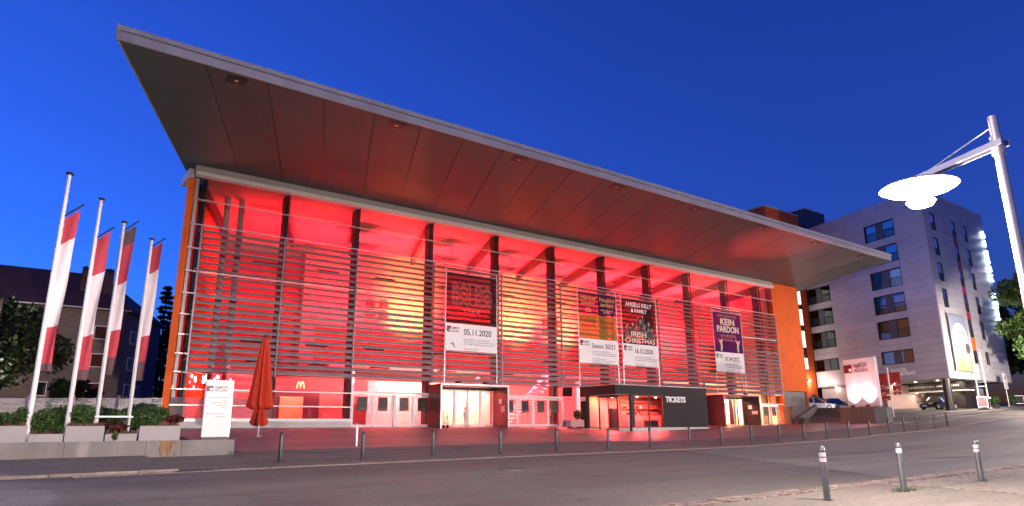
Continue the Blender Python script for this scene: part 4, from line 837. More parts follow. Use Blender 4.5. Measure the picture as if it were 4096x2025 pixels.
# ------------------------------------------------------------------ cars
def car_mesh_parts(root, L, W, H, paint, clear=.2, kind='sedan'):
    hw = W/2
    # side profile stations: x, belt height, half-width, roof height (None where no cabin)
    st_ = [(0,.50,.70),(.02,.62,.86),(.08,.70,.95),(.22,.74,1.0),(.34,.78,1.0),(.62,.80,1.0),(.84,.82,1.0),(.94,.80,.96),(.985,.72,.88),(1,.55,.75)]
    rings = []
    for (t, hb_, wf_) in st_:
        xx = -L/2+L*t; w_ = hw*wf_; b_ = H*(.60)*hb_/.80
        rings.append([(xx,-w_*.92,clear),(xx,-w_,clear+.18),(xx,-w_,b_*.72),(xx,-w_*.90,b_),(xx,w_*.90,b_),(xx,w_,b_*.72),(xx,w_,clear+.18),(xx,w_*.92,clear)])
    mb = MB(); n = 8
    mb.add([p for r in rings for p in r], [(i*n+k,(i+1)*n+k,(i+1)*n+(k+1)%n,i*n+(k+1)%n) for i in range(len(rings)-1) for k in range(n)]+[tuple(range(n)), tuple((len(rings)-1)*n+k for k in range(n-1,-1,-1))])
    mb.build('body', paint, root, True, (0,0,0), ang=.9)
    c = {'sedan':((.26,0),(.42,1),(.66,.98),(.84,0)), 'estate':((.24,0),(.38,1),(.80,.97),(.95,0))}[kind]
    zb_ = H*.585
    def ring(t, f, inset, zz): xx = -L/2+L*t; return [(xx,-hw*inset,zz),(xx,hw*inset,zz)]
    p = [(-L/2+L*c[0][0],.88,zb_),(-L/2+L*c[1][0],.68,H),(-L/2+L*c[2][0],.66,H*.985),(-L/2+L*c[3][0],.84,zb_+.02)]
    vs = [v for (xx,ii,zz) in p for v in ((xx,-hw*ii,zz),(xx,hw*ii,zz))]+[(p[0][0],-hw*.9,zb_-.05),(p[0][0],hw*.9,zb_-.05),(p[3][0],-hw*.88,zb_-.05),(p[3][0],hw*.88,zb_-.05)]
    MB().add(vs, [(0,1,3,2),(4,5,7,6),(0,2,4,6),(1,7,5,3)]).build('window_glass', M_carglass, root, False, (0,0,0))
    rf = MB(); q = [(p[1][0]-.05,.69,H-.03),(p[1][0]+.15,.68,H+.015),((p[1][0]+p[2][0])/2,.68,H+.03),(p[2][0]-.1,.67,H+.01),(p[2][0]+.08,.67,H-.04)]
    rf.add([v for (xx,ii,zz) in q for v in ((xx,-hw*ii,zz-.03),(xx,-hw*ii*.8,zz),(xx,hw*ii*.8,zz),(xx,hw*ii,zz-.03))], [(i*4+k,i*4+k+1,(i+1)*4+k+1,(i+1)*4+k) for i in range(4) for k in range(3)])
    rf.build('roof', paint, root, True, (0,0,0))
    pm = MB()
    for s in (-1,1):
        pm.bar((p[0][0],s*hw*.88,zb_),(p[1][0],s*hw*.69,H-.02), .07, .05); pm.bar((p[2][0],s*hw*.67,H-.04),(p[3][0],s*hw*.84,zb_), .12, .06); xm = (p[1][0]+p[2][0])/2; pm.bar((xm,s*hw*.68,H-.03),(xm+.08,s*hw*.89,zb_), .09, .04)
    pm.build('pillar', paint, root, False, (0,0,0))
    for sx in (-.315,.30):
        for s in (-1,1):
            R_ = .33; w_ = MB(); w_.tube([(L*sx,s*(hw-.2),R_),(L*sx,s*(hw+.01),R_)], R_, 18).build('wheel', M_black, root, True, (0,0,0))
            MB().tube([(L*sx,s*(hw-.0),R_),(L*sx,s*(hw+.025),R_)], R_*.62, 12).build('rim', M_alu, root, True, (0,0,0))
    for s in (-1,1):
        MB().obox((-L/2+.12,s*hw*.66,.66*H/1.45), (.1,0,0), (0,.2,0), (0,0,.07)).build('headlight', M_white, root, False, (0,0,0)); MB().obox((L/2-.1,s*hw*.68,.78*H/1.45), (.08,0,0), (0,.2,0), (0,0,.07)).build('tail_light', M_redpaint, root, False, (0,0,0))
        MB().obox((-L*.22,s*(hw+.08),zb_+.06), (.07,0,0), (0,.1,0), (0,0,.06)).build('wing_mirror', paint, root, False, (0,0,0))
    MB().obox((-L/2+.02,0,.58*H/1.45), (.05,0,0), (0,.42,0), (0,0,.10)).build('grille', M_black, root, False, (0,0,0)); MB().obox((-L/2-.04,0,.40), (.01,0,0), (0,.26,0), (0,0,.055)).build('number_plate', M_textw, root, False, (0,0,0))
    MB().tube([(-L/2-.035,.10*math.cos(a),.60*H/1.45+.10*math.sin(a)) for a in [2*math.pi*i/14 for i in range(15)]], .014, 5).build('badge', M_alu, root, True, (0,0,0))
P_black = mat('car_black', (.012,.013,.016), .22, .3, .05, 1, coat=1); P_white = mat('car_white', (.72,.72,.72), .25, 0, .03, 1, coat=1); P_silver = mat('car_silver', (.42,.43,.45), .28, .6, .04, 1, coat=1)
def car(label, x, y, face, paint, kind='sedan', L=4.6, W=1.85, H=1.45, z=None):
    a = math.atan2(face[1], face[0])-math.pi      # front is at local -x
    t = thing('parked_car', label, 'car', (x, y, gz(x,y)+.012 if z is None else z), a, 'parked cars'); car_mesh_parts(t, L, W, H, paint, kind=kind); return t
car('dark grey saloon parked nose out under the hotel beside the round column', 87.2, 34.9, (-.974,.225), P_black, L=4.8)
car('pale silver estate car parked behind the dark round hotel column', 98.6, 36.6, (-.974,.225), P_silver, 'estate', H=1.6)
car('white saloon on the terrace behind the balustrade, nearest the orange wall', 75.0, 43.3, (.85,-.5), P_white, z=1.72, L=4.7)
car('black saloon on the terrace behind the balustrade, beside the lit pylon', 78.6, 42.9, (.85,-.5), P_black, z=1.70, L=4.7)
# ------------------------------------------------------------------ notices before the hotel
def aboard(label, x, y, w_, h_, rz, fm, pm_):
    z = gz(x, y)+.05; t = thing('notice_board', label, 'sign board', (x,y,z), rz, 'free standing notice boards')
    MB().box(-w_/2,w_/2,-.02,.02,.25,.25+h_).build('frame', fm, t, loc=(0,0,0)); MB().box(-w_/2+.07,w_/2-.07,-.03,-.021,.32,.18+h_).build('sheet', pm_, t, loc=(0,0,0)); MB().box(-w_/2+.1,w_/2-.1,-.25,.25,0,.1).build('foot', M_dark, t, loc=(0,0,0))
    for s in (-1,1): MB().box(s*w_*.3-.03,s*w_*.3+.03,-.03,.03,.1,.25).build('leg', M_dark, t, loc=(0,0,0))
aboard('red poster board on a stand before the dark hotel entrance block', 87.6, 30.6, 1.25, 1.15, -.5, M_textw, mat('poster_rose', (.45,.12,.14), .6, 0, .5, 3))
aboard('dark chalkboard stand at the far right under the trees', 99.8, 30.9, 1.2, 1.0, -.6, M_textw, mat('chalkboard', (.04,.03,.03), .7))
x, y = 96.2, 30.9; z = gz(x, y)
ts = thing('traffic_sign_post', 'white post with two square zone end traffic signs by the hotel', 'traffic sign', (x, y, z))
MB().tube([(x,y,z),(x,y,z+4.0)], .045, 8).build('post', M_white, ts, True)
for zz_, num in ((3.45,'20'),(2.55,'')):
    c = V((x,y-.08)); sgn = MB().box(x-.52,x+.62,y-.07,y-.05,z+zz_-.42,z+zz_+.42).build('sign_plate', M_textw, ts)
    MB().tube([(x+.05+.30*math.cos(a),y-.075,z+zz_+.30*math.sin(a)) for a in [2*math.pi*i/20 for i in range(21)]], .03, 5, cap=False).build('sign_ring', M_textg, sgn)
    if num: text(num, M_text, sgn, (x+.05,y-.08,z+zz_-.13), size=.38, align='CENTER')
    MB().bar((x-.4,y-.078,z+zz_-.34),(x+.5,y-.078,z+zz_+.34), .01, .05).build('sign_slash', M_textg, sgn)
for i, (x, y, lb) in enumerate(((92.2,30.9,'round clipped box plant in a dark pot by the hotel masts'),(99.0,31.4,'round clipped box plant beside the traffic sign post'))):
    t = thing('potted_plant', lb, 'plant', (x,y,gz(x,y)), group='box plants before the hotel'); z = gz(x,y)
    MB().lathe([(.3,z+.02),(.42,z+.5)], 14, (x,y,0)).build('pot', M_black, t, True); leaves(MB(), (x,y,z+.9), (.55,.55,.5), 700, .12).build('foliage', L_shrub, t)
# ------------------------------------------------------------------ bollards
def bollard(label, group, h=1.0, r=.068, bands=(), paint=M_anth):
    t = thing('bollard', label, 'bollard', (0,0,0), group=group)
    MB().lathe([(r,-.05),(r,h-.09),(r*.98,h-.085),(r*.85,h-.03),(r*.5,h-.005),(.002,h)], 16).build('post', paint, t, True, (0,0,0))
    MB().lathe([(r*1.04,h-.115),(r*1.04,h-.10)], 16).build('cap_ring', M_black, t, False, (0,0,0)); MB().lathe([(r*1.7,-.02),(r*1.7,.012),(r*1.05,.02)], 16).build('base_collar', M_dark, t, False, (0,0,0))
    for z0, z1 in bands: MB().lathe([(r*1.02,z0),(r*1.02,z1)], 16).build('reflective_band', mat('reflector_band', (.66,.60,.62), .5, 0, .2, 30), t, True, (0,0,0))
    return t
BP = [(8.12,24.29),(11.03,24.0),(14.1,24.2),(17.3,24.1),(20.4,24.1),(23.5,24.0),(26.6,24.2),(29.4,24.0),(32.0,23.95),(34.1,23.5),(36.2,23.1),(38.3,22.85),(40.6,22.7),(43.0,22.6),(45.2,22.4),(47.4,22.2),(50.2,22.5),(53.4,23.0),(56.2,23.0),(58.9,23.2)]
ordn = ['first','second','third','fourth','fifth','sixth','seventh','eighth','ninth','tenth','eleventh','twelfth','thirteenth','fourteenth','fifteenth','sixteenth','seventeenth','eighteenth','nineteenth','last']
b0 = None
for i, (x, y) in enumerate(BP):
    lb = 'slim dark bollard at the plaza edge, %s from the left in the row' % ordn[i]
    if b0 is None: b0 = bollard(lb, 'slim dark bollards along the far sidewalk'); b0.location = (x,y,gz(x,y)+.01)
    else: dup(b0, (x,y,gz(x,y)+.01), label=lb)
for x, y, lb, bands, tl in ((13.05,7.45,'thick grey bollard with two white bands, leftmost of the three near ones',((.80,.875),(.70,.775)),0),(15.84,7.29,'thick grey bollard with a single white band and grass at its foot',((.79,.88),),.01),(19.63,7.17,'thick grey bollard with two white bands, farthest right on the pavers',((.80,.875),(.70,.775)),-.008)):
    t = bollard(lb, 'thick grey bollards on the near sidewalk', 1.0, .062, bands, mat('bollard_grey', (.115,.125,.13), .38, .3, .2, 9)); t.location = (x,y,gz(x,y)+.02); t.rotation_euler = (0, tl, 0)
t = bollard('plain silver steel bollard standing alone before the glass doors', 'steel bollard', 1.0, .055, (), M_alu); t.location = (12.95,28.86,gz(12.95,28.86)+.012); t.scale = (1,1,1.0)
# ------------------------------------------------------------------ street lamps
def street_lamp(label, x, y, power, fill=4500, ang=(.29,.957), L=1.62):
    z = gz(x, y)+.02; h0 = z+1.43; t = thing('street_lamp', label, 'street lamp', (x,y,z), group='street lamps'); a = V((*ang,0))
    MB().tube([(x,y,z-.1),(x,y,z+1.2),(x,y,h0+4.55)], [.10,.10,.075], 18).build('pole', M_alu, t, True); MB().tube([(x,y,h0+4.55),(x,y,h0+5.32)], .078, 18).build('pole_top', M_alu, t, True); MB().tube([(x,y,h0+4.6),(x,y,h0+4.95)], .10, 18).build('collar', M_alu, t, True)
    sd = V((-a.y,a.x,0))
    ar = MB()
    for s in (-1,1): ar.bar(V((x,y,h0+4.79))-a*.14+sd*s*.1, V((x,y,h0+4.72))+a*L+sd*s*.05, .03, .11)
    ar.build('arm', M_alu, t); MB().tube([V((x,y,h0+5.15)), V((x,y,h0+4.80))+a*1.35], .012, 6).build('stay_rod', M_alu, t)
    c = V((x,y,h0+4.55))+a*L
    h_ = MB(); n = 24
    h_.lathe([(.02,.16),(.35,.13),(.66,.03),(.70,-.01),(.66,-.03)], n, c).build('lamp_head', M_alu, t, True)
    MB().lathe([(.68,-.0),(.60,-.06),(.40,-.11),(.02,-.14)], n, c).build('lamp_lens', E_lamp, t, True); MB().lathe([(.06,-.42),(.2,-.38),(.26,-.30),(.2,-.25)], 16, c).build('projector', E_lamp, t, True)
    MB().lathe([(.03,-.24),(.19,-.245)], 16, c).build('projector_lens', E_lamp, t, True)
    lamp('POINT', c+V((0,0,-.18)), power, (1,.83,.73), None, .1, None, t)
    lamp('POINT', c+V((0,0,-.55)), fill, (1,.83,.73), None, .12, None, t)  # extra unshielded source added below the head as near and upward fill
street_lamp('tall silver street lamp with glaring lit head at the right edge', 13.5, 3.78, 31000, 4200)
street_lamp('silver street lamp beyond the left edge of the view', -2.3, 6.2, 21000, 2200)
street_lamp('silver street lamp farther up the street at the right', 43, 4.2, 32000, 6000)
street_lamp('silver street lamp added out of view to light the dark house', -7.5, 52, 3000, 6000, (.5,.85))  # unseen lamp added to lighten the house front
street_lamp('silver street lamp by the parking bays far right', 84, 20.5, 8000, 14500, (-.1,.99))
# ------------------------------------------------------------------ planter wall, planters, info pylon, umbrella
pw = thing('planter_wall', 'low concrete wall with streaked face and rust stain along the left sidewalk', 'wall', (3.5, 27.3, -.9))
M_rust = mat('rust_streak', (.21,.115,.045), .9, 0, .6, 3, stretch=(4,1,.5), stain=((.26,.23,.2), 5, .5))
for a, b in ((-8,-4.2),(-4.19,.0),(.01,2.0),(2.01,4.4),(4.41,5.55),(5.56,7.34)): bx('wall_block', M_conc, pw, a, b, 27.2+(.004 if a < 5 else -.02), 28.1, -1.4, -.32)
MB().add([(4.84,27.198,-.34),(4.82,27.198,-.62),(4.88,27.198,-.86),(4.95,27.198,-.88),(4.99,27.198,-.7),(5.06,27.198,-.66),(5.1,27.198,-.87),(5.17,27.198,-.9),(5.2,27.198,-.6),(5.26,27.198,-.52),(5.3,27.198,-.88),(5.34,27.198,-.9),(5.36,27.198,-.34)], [tuple(range(12,-1,-1))]).build('rust_stain', M_rust, pw)
bx('terrace_fill', M_earth, pw, -30, 7.2, 28.11, 60, -1.4, -.42)
def planter(label, x0, x1, z1, soilm, kinds):
    t = thing('planter', label, 'planter', ((x0+x1)/2,27.6,-.32), group='grey planters on the low wall')
    bx('box', M_planter, t, x0+.012, x1-.012, 27.24, 27.86, -.318, z1); bx('soil', M_earth, t, x0+.05, x1-.05, 27.28, 27.82, z1, z1+.02)
    n = int((x1-x0)*160); mb = MB()
    for _ in range(n):
        x, y = random.uniform(x0+.04,x1-.04), random.uniform(27.25,27.84); h = random.uniform(.05,.14); mb.add([(x-.012,y,z1+.02),(x+.012,y,z1+.02),(x+random.uniform(-.05,.05),y+random.uniform(-.05,.03),z1+.02+h)], [(0,1,2)])
    mb.build('heather', L_heath, t)['kind'] = 'stuff'
    for nm, lm, c, rad, n, s in kinds:
        leaves(MB(), c, rad, n, s).build(nm, lm, t)
planter('tall grey planter at the left edge with leafy green shrub', -.4, .95, .19, 0, (('shrub',L_shrub,(.35,27.5,.38),(.4,.25,.25),900,.06),('shrub',L_shrub,(.75,27.55,.5),(.28,.22,.3),700,.06)))
planter('low grey planter holding a large round green shrub', 1.0, 1.95, -.07, 0, (('shrub',L_shrub,(1.35,27.5,.33),(.40,.28,.42),2200,.055),('shrub',L_shrub,(1.78,27.4,.05),(.2,.2,.12),350,.05)))
planter('long tall grey planter with one round shrub in its middle', 1.96, 3.1, .18, 0, (('shrub',L_shrub,(2.42,27.5,.55),(.38,.28,.36),2000,.055),))
planter('low grey planter with dark red foliage hanging over its front', 3.12, 4.1, -.08, 0, (('red_plant',L_red,(3.5,27.5,.15),(.34,.26,.18),600,.08),('trailing_plant',L_shrub,(3.42,27.22,-.14),(.10,.05,.16),220,.04),('red_plant',L_red,(3.2,27.6,.22),(.25,.2,.14),350,.08)))
planter('tall grey planter beside the white pylon with shrub and red maple', 4.14, 5.47, .18, 0, (('shrub',L_shrub,(4.35,27.45,.42),(.48,.28,.42),2400,.055),('shrub',L_shrub,(4.85,27.7,.6),(.3,.25,.25),900,.055),('red_plant',L_red,(5.3,27.5,.42),(.3,.25,.14),420,.09)))
ip = thing('info_pylon', 'slim white information pylon with arrows and directions on the wall end', 'sign', (6.65, 27.3, -.32))
bx('slab', mat('pylon_panel', (.70,.66,.65), .5, 0, .03, 1), ip, 6.18, 7.12, 27.25, 27.38, -.22, 1.83); bx('base', M_anth, ip, 6.17, 7.13, 27.24, 27.39, -.318, -.22); bx('edge', M_alu, ip, 7.121, 7.15, 27.26, 27.37, -.22, 1.82)
YP = 27.25
sq = bx('logo_square', M_redpaint, ip, 6.18, 6.43, YP-.004, YP-.0005, 1.42, 1.62); bx('logo_inset', M_textw, sq, 6.31, 6.40, YP-.008, YP-.0045, 1.45, 1.54)
text('bigBOX', M_text, ip, (6.49,YP-.004,1.535), size=.125, width=.46, ext=.001, bold=.002); text('ALLGÄU', M_text, ip, (6.48,YP-.004,1.42), size=.12, width=.46, ext=.001, bold=.002)
for z, s in ((1.2,1),(.6,-1)):
    mb = MB().box(6.30,6.93,YP-.004,YP-.001,z-.006,z+.006); x_ = 6.97 if s > 0 else 6.26; mb.add([(x_,YP-.004,z),(x_-.05*s,YP-.004,z+.022),(x_-.05*s,YP-.004,z-.022)], [(0,1,2)]); mb.build('arrow', M_textr, ip)
for i, l_ in enumerate(('Hotel','Restaurant musics','Conference','Tickets')): text(l_, M_textg, ip, (6.96,YP-.004,1.07-.088*i), size=.075, align='RIGHT', ext=.001)
text('Verwaltung', M_textg, ip, (6.92,YP-.004,.48), size=.075, align='RIGHT', ext=.001)
ux, uy = 10.59, 35.24; uz = gz(ux, uy)+.012
um = thing('closed_umbrella', 'tall closed red orange market umbrella standing on the plaza', 'umbrella', (ux, uy, uz))
MB().tube([(ux,uy,uz),(ux,uy,uz+5.0)], .045, 10).build('pole', M_alu, um, True); MB().lathe([(.22,uz),(.22,uz+.03)], 16, (ux,uy,0)).build('foot', M_alu, um); MB().lathe([(.05,uz+4.88),(.17,uz+4.92),(.17,uz+4.99),(.05,uz+5.02)], 12, (ux,uy,0)).build('top_cap', M_dark, um)
def folds(prof, n=48, nf=9, amp=.28, ph=0, hem=.0):
    mb = MB(); vs = []
    for i, (r, z) in enumerate(prof):
        for k in range(n):
            a = 2*math.pi*k/n; w_ = 1+amp*math.sin(nf*a+ph+.35*math.sin(i*.6))*min(1, r*4)+.1*math.sin(4*a+1.3); zz_ = z+(hem*math.sin(nf*a+ph) if i >= len(prof)-2 else 0)
            vs.append((ux+.9*r*w_*math.cos(a), uy+.9*r*w_*math.sin(a), zz_))
    mb.add(vs, [(i*n+k,(i+1)*n+k,(i+1)*n+(k+1)%n,i*n+(k+1)%n) for i in range(len(prof)-1) for k in range(n)]); return mb
folds([(.10,uz+4.9),(.20,uz+4.4),(.28,uz+3.8),(.37,uz+3.1),(.45,uz+2.4),(.53,uz+1.75),(.58,uz+1.40),(.50,uz+1.33)], hem=.06).build('canopy', M_umb, um, True, ang=1.2)
folds([(.18,uz+1.42),(.24,uz+1.2),(.30,uz+.9),(.36,uz+.62),(.33,uz+.55)], nf=6, amp=.35, ph=1, hem=.08).build('canopy_tail', M_umb, um, True, ang=1.2); MB().tube([(ux+.27*math.cos(a),uy+.27*math.sin(a),uz+1.33) for a in [2*math.pi*i/16 for i in range(17)]], .02, 5).build('tie_strap', M_umb, um)
# ------------------------------------------------------------------ fence, flagpoles, bench behind the planters
fe = thing('mesh_fence', 'grey metal mesh fence with square posts behind the flagpoles', 'fence', (3,43,.2))
fa, fb = V((-6.5,49.9)), V((7.25,41.4)); Lf = (fb-fa).length; df = (fb-fa).normalized()
npan = 7
for i in range(npan):
    p0, p1 = fa+df*Lf*i/npan, fa+df*Lf*(i+1)/npan
    MB().box(-.06,.06,-.06,.06,-.4,1.88).build('post', M_alu, fe, loc=(p0.x-3,p0.y-43,-.2), rz=math.atan2(df.y,df.x))
    mb = MB(); n = 40
    for k in range(1, n): q = p0+(p1-p0)*k/n; mb.bar((q.x,q.y,-.2),(q.x,q.y,1.75), .012, .012)
    for z in (-.1,.3,.7,1.1,1.45,1.72): mb.bar((p0.x,p0.y,z),(p1.x,p1.y,z), .014, .02)
    mb.build('mesh_panel', M_alu, fe)['kind'] = 'stuff'
M_fr = mat('flag_red', (.46,.045,.07), .8, 0, .08, 4); M_fw = mat('flag_white', (.68,.60,.62), .8, 0, .05, 4); M_fd = mat('flag_dark', (.11,.06,.07), .8, 0, .1, 4)
def flagpole(label, x, y, top, bands, ln):
    zb_ = -.2; t = thing('flagpole', label, 'flagpole', (x,y,zb_), group='flagpoles left of the hall')
    MB().tube([(x,y,zb_-.3),(x,y,3.6),(x,y,top)], [.085,.08,.06], 12).build('pole', M_white, t, True); MB().lathe([(.10,top),(.13,top+.03),(.13,top+.07),(.08,top+.1)], 14, (x,y,0)).build('pole_cap', M_dark, t)
    d = V((.93,-.36)); z0 = top-(1.55 if ln > 0 else .35)
    e0 = V((x,y,z0)); e1 = e0+V((d.x*.60,d.y*.60,.50)); MB().tube([e0, e1], .03, 8).build('flag_arm', M_dark, t)
    H_ = abs(ln); nx_, nz_ = 10, 44; vs = []; fs = []; mi = []
    for j in range(nz_+1):
        v = j/nz_
        for i in range(nx_+1):
            u = i/nx_; wv_ = .07*math.sin(u*5+v*7+x)*u*(.4+v)+.05*math.sin(v*11+x*2)*u
            q = e0+(e1-e0)*(u*.86+.02); hang = V((q.x, q.y, 0)); zt = (z0+.42*u*.86)*(1-v)+(z0-H_)*v-.06*v
            pull = 1-.25*v*u
            vs.append((x+.06+(d.x*.44*u)*pull+wv_*.4, y+(d.y*.44*u)*pull+wv_, zt-.06))
    for j in range(nz_):
        v = j/nz_
        c = [b for lim, b in bands if v < lim][0]
        for i in range(nx_): a = j*(nx_+1)+i; fs.append((a,a+1,a+nx_+2,a+nx_+1)); mi.append(c)
    mb = MB(); mb.v = vs; mb.f = fs; mb.m = mi; mb.build('flag', [M_fr,M_fw,M_fd], t, True, ang=2)
    for k in range(6): zz_ = z0-.3-k*(H_/6); MB().tube([(x+.09*math.cos(a),y+.09*math.sin(a),zz_) for a in [2*math.pi*i/10 for i in range(11)]], .01, 4).build('flag_ring', M_white, t)
flagpole('tallest white flagpole, farthest left, flag mostly white in its middle', .95, 27.5, 8.82, ((.18,0),(.72,1),(.94,0),(1.1,2)), 5.2)
flagpole('second white flagpole from the left with red and white flag', 2.2, 30.0, 8.82, ((.27,0),(.70,1),(.91,0),(1.1,2)), 5.3)
flagpole('third white flagpole from the left whose flag starts with a dark corner', 3.5, 33.97, 9.1, ((.10,2),(.38,0),(.70,1),(.88,0),(1.1,2)), -6.3)
flagpole('white flagpole nearest the hall with red and white flag', 4.93, 35.64, 8.92, ((.20,0),(.66,1),(.86,0),(1.1,2)), -6.2)
bt = thing('terrace_table', 'long grey slatted table or bench top behind the planters', 'table', (4.2,31,-.2))
for k in range(4): bx('slat', M_alu, bt, 2.2, 6.2, 30.6+.2*k, 30.78+.2*k, .52, .58)
for x in (2.6,4.2,5.8):
    for y in (30.7,31.3): bx('leg', M_dark, bt, x-.04, x+.04, y-.04, y+.04, -.42, .52)
for i, (c, r, n, lb) in enumerate((((2.6,36,.55),(1.0,.8,.55),1800,'wide dark green bush between the middle flagpoles'),((4.0,37.5,.55),(1.1,.8,.55),1800,'wide dark green bush beside the third flagpole'),((6.0,39.2,.7),(1.1,.9,.65),2200,'large dark green bush by the orange wall end'))):
    t = thing('garden_bush', lb, 'bush', (c[0],c[1],-.4), group='bushes behind the planters'); leaves(MB(), c, r, n, .13).build('foliage', L_shrub, t); MB().tube([(c[0],c[1],-.45),(c[0],c[1],c[2])], .05, 6).build('stem', M_bark, t)
# ------------------------------------------------------------------ house on the left
hs = thing('apartment_house', 'dark shingle clad apartment house with hipped roof behind the flagpoles', 'house', (3, 76, 1))
hx, hy = 8.85, 73.58; M_shing = mat('house_shingle', (.20,.155,.12), .85, 0, .2, 1.2, stretch=(1,1,3)); M_hblue = mat('house_render', (.16,.15,.19), .9, 0, .1, .8); M_hroof = mat('house_roof', (.075,.032,.03), .7, 0, .25, .9, stretch=(1,1,2))
gdir = V((.48,.877)); gl = 9.0; A = V((hx-26,hy)); B = V((hx,hy)); C_ = B+gdir*gl; D_ = A+gdir*gl
def vquad(nm, mt, par_, p, q, z0, z1): return MB().add([(p.x,p.y,z0),(q.x,q.y,z0),(q.x,q.y,z1),(p.x,p.y,z1)], [(0,1,2,3)]).build(nm, mt, par_)
MB().prism([tuple(A),tuple(B),tuple(C_),tuple(D_)], -1.5, 11.2).build('wall', M_shing, hs)
o = MB().obox((*((B+C_)/2+V((.877,-.48))*.03),4.9), (gdir.x*gl/2-.02,gdir.y*gl/2-.02,0), (.877*.03,-.48*.03,0), (0,0,6.3)).build('gable_wall', M_hblue, hs)
for k in range(18):   # shingle courses
    bx('shingle_course', M_shing, hs, hx-26, hx-.02, hy-.05, hy-.005, 11.2-.62*(k+1), 11.2-.62*k-.03)
ra, rb = A+gdir*gl/2+V((5,0)), B+gdir*gl/2+V((-4.2,0)); ov = .5
ea = [A+V((-ov,-ov)), B+V((ov*.6,-ov)), C_+V((ov,ov)), D_+V((-ov,ov))]
rv = [(p.x,p.y,11.15) for p in ea]+[(ra.x,ra.y,15.1),(rb.x,rb.y,15.1)]+[(p.x,p.y,11.0) for p in ea]
MB().add(rv, [(0,1,5,4),(1,2,5),(2,3,4,5),(3,0,4),(6,7,1,0),(7,8,2,1),(8,9,3,2),(9,6,0,3),(9,8,7,6)]).build('roof', M_hroof, hs)
MB().bar((ea[0].x,ea[0].y-.08,11.08),(ea[1].x,ea[1].y-.08,11.08), .14, .12).build('gutter', M_fascia, hs)
for x, w_ in ((-3.7,.55),(-1.7,.75)):
    o = bx('chimney', M_hroof, hs, hx+x-w_/2, hx+x+w_/2, hy+1.5, hy+2.3, 12, 15.0); MB().lathe([(w_*.35,15.0),(w_*.55,15.15),(w_*.5,15.35),(.02,15.45)], 10, (hx+x,hy+1.9,0)).build('chimney_cowl', M_dark, o)
def on_roof(x, t): return (x, hy-.5+t*4.9, 11.15+t*3.95)
for x in (-6.2,-2.6,-11.5):
    p = on_roof(hx+x, .35 if x != -6.2 else .6); MB().obox(p, (.45,0,0), (0,.5,.40), (0,-.05,.06)).build('skylight', M_mirror, hs)
for x in (-2.47,-6.5,-10.5):
    for z in (8.3,5.73,3.05):
        w_ = bx('window', M_white, hs, hx+x, hx+x+1.1, hy-.1, hy-.05, z, z+1.28); bx('pane', M_glass2, w_, hx+x+.09, hx+x+1.01, hy-.106, hy-.101, z+.09, z+1.19); bx('room_dark_sheet', M_black, w_, hx+x+.09, hx+x+1.01, hy-.1005, hy-.1002, z+.09, z+1.19)  # black sheet behind each pane stands in for the darkness of the room
for s in (1.35,3.95):
    for z in (8.2,5.65,3.15):
        c = B+gdir*(s+.6)+V((.877,-.48))*.08; w_ = MB().obox((c.x,c.y,z+.63), (gdir.x*.6,gdir.y*.6,0), (.877*.03,-.48*.03,0), (0,0,.63)).build('window', M_white, hs)
        MB().obox((c.x+.877*.04,c.y-.48*.04,z+.63), (gdir.x*.48,gdir.y*.48,0), (.877*.01,-.48*.01,0), (0,0,.53)).build('pane', M_hframe, w_)
# ------------------------------------------------------------------ trees
def tree(label, x, y, z, h, tr, crown, n, s, lm, seed, group=None, nm='broadleaf_tree', cat='tree', blobs=14):
    random.seed(seed); t = thing(nm, label, cat, (x,y,z), group=group); cx_, cy_, cz_, rx, ry, rz_ = crown
    tk = MB(); tk.tube([(x,y,z-.3),(x+.1,y,z+h*.3),(x+cx_*.5,y+cy_*.5,z+h*.6),(x+cx_,y+cy_,z+h*.85)], [tr,tr*.75,tr*.5,tr*.2], 8)
    mb = MB()
    for i in range(blobs):
        d = V((random.gauss(0,1),random.gauss(0,1),random.gauss(0,.9))).normalized()*random.uniform(.45,.95)
        c = V((x+cx_+d.x*rx, y+cy_+d.y*ry, z+cz_+d.z*rz_)); r_ = random.uniform(.28,.45)
        tk.tube([(x+cx_*.4,y+cy_*.4,z+h*random.uniform(.3,.6)), ((x+cx_*.4+c.x)/2,(y+cy_*.4+c.y)/2,(z+h*.5+c.z)/2+.3), c], [tr*.3,tr*.2,tr*.06], 5)
        leaves(mb, c, (rx*r_,ry*r_,rz_*r_*.8), n//blobs, s, .3)
    tk.build('trunk', M_bark, t, True); mb.build('crown', lm, t); return t
tree('dark round deciduous tree before the house on the far left', -.6, 57, -.5, 11, .28, (0,0,6.2,3.6,3.4,4.6), 9000, .26, L_tree, 3)
tree('small dark leafy tree between the house and second flagpole', 4.4, 60, -.5, 6, .16, (0,0,2.9,1.7,1.7,2.3), 3500, .22, L_tree, 5)
def conifer(label, x, y, z, h, r, seed, n=26, lm=L_fir):
    random.seed(seed); t = thing('conifer_tree', label, 'tree', (x,y,z), group='conifers'); tk = MB().tube([(x,y,z-.5),(x,y,z+h)], [.25,.03], 7); mb = MB()
    for i in range(n):
        v = (i+.5)/n; zz_ = z+h*(.12+.88*v); L_ = r*(1-v)**.75+.25
        for k in range(5):
            a = random.random()*6.28; e = V((math.cos(a),math.sin(a),-.25+random.uniform(-.1,.2)))
            tk.tube([(x,y,zz_), V((x,y,zz_))+e*L_], [.04,.01], 4, cap=False)
            for j in range(7): leaves(mb, V((x,y,zz_))+e*L_*(.3+.1*j), (.26,.26,.13), 9, .2, .1, asp=2.6)
    tk.build('trunk', M_bark, t); mb.build('crown', lm, t)
conifer('thin dark conifer seen against the sky left of the orange wall edge', 14.0, 85, 0, 16.2, 2.4, 11)
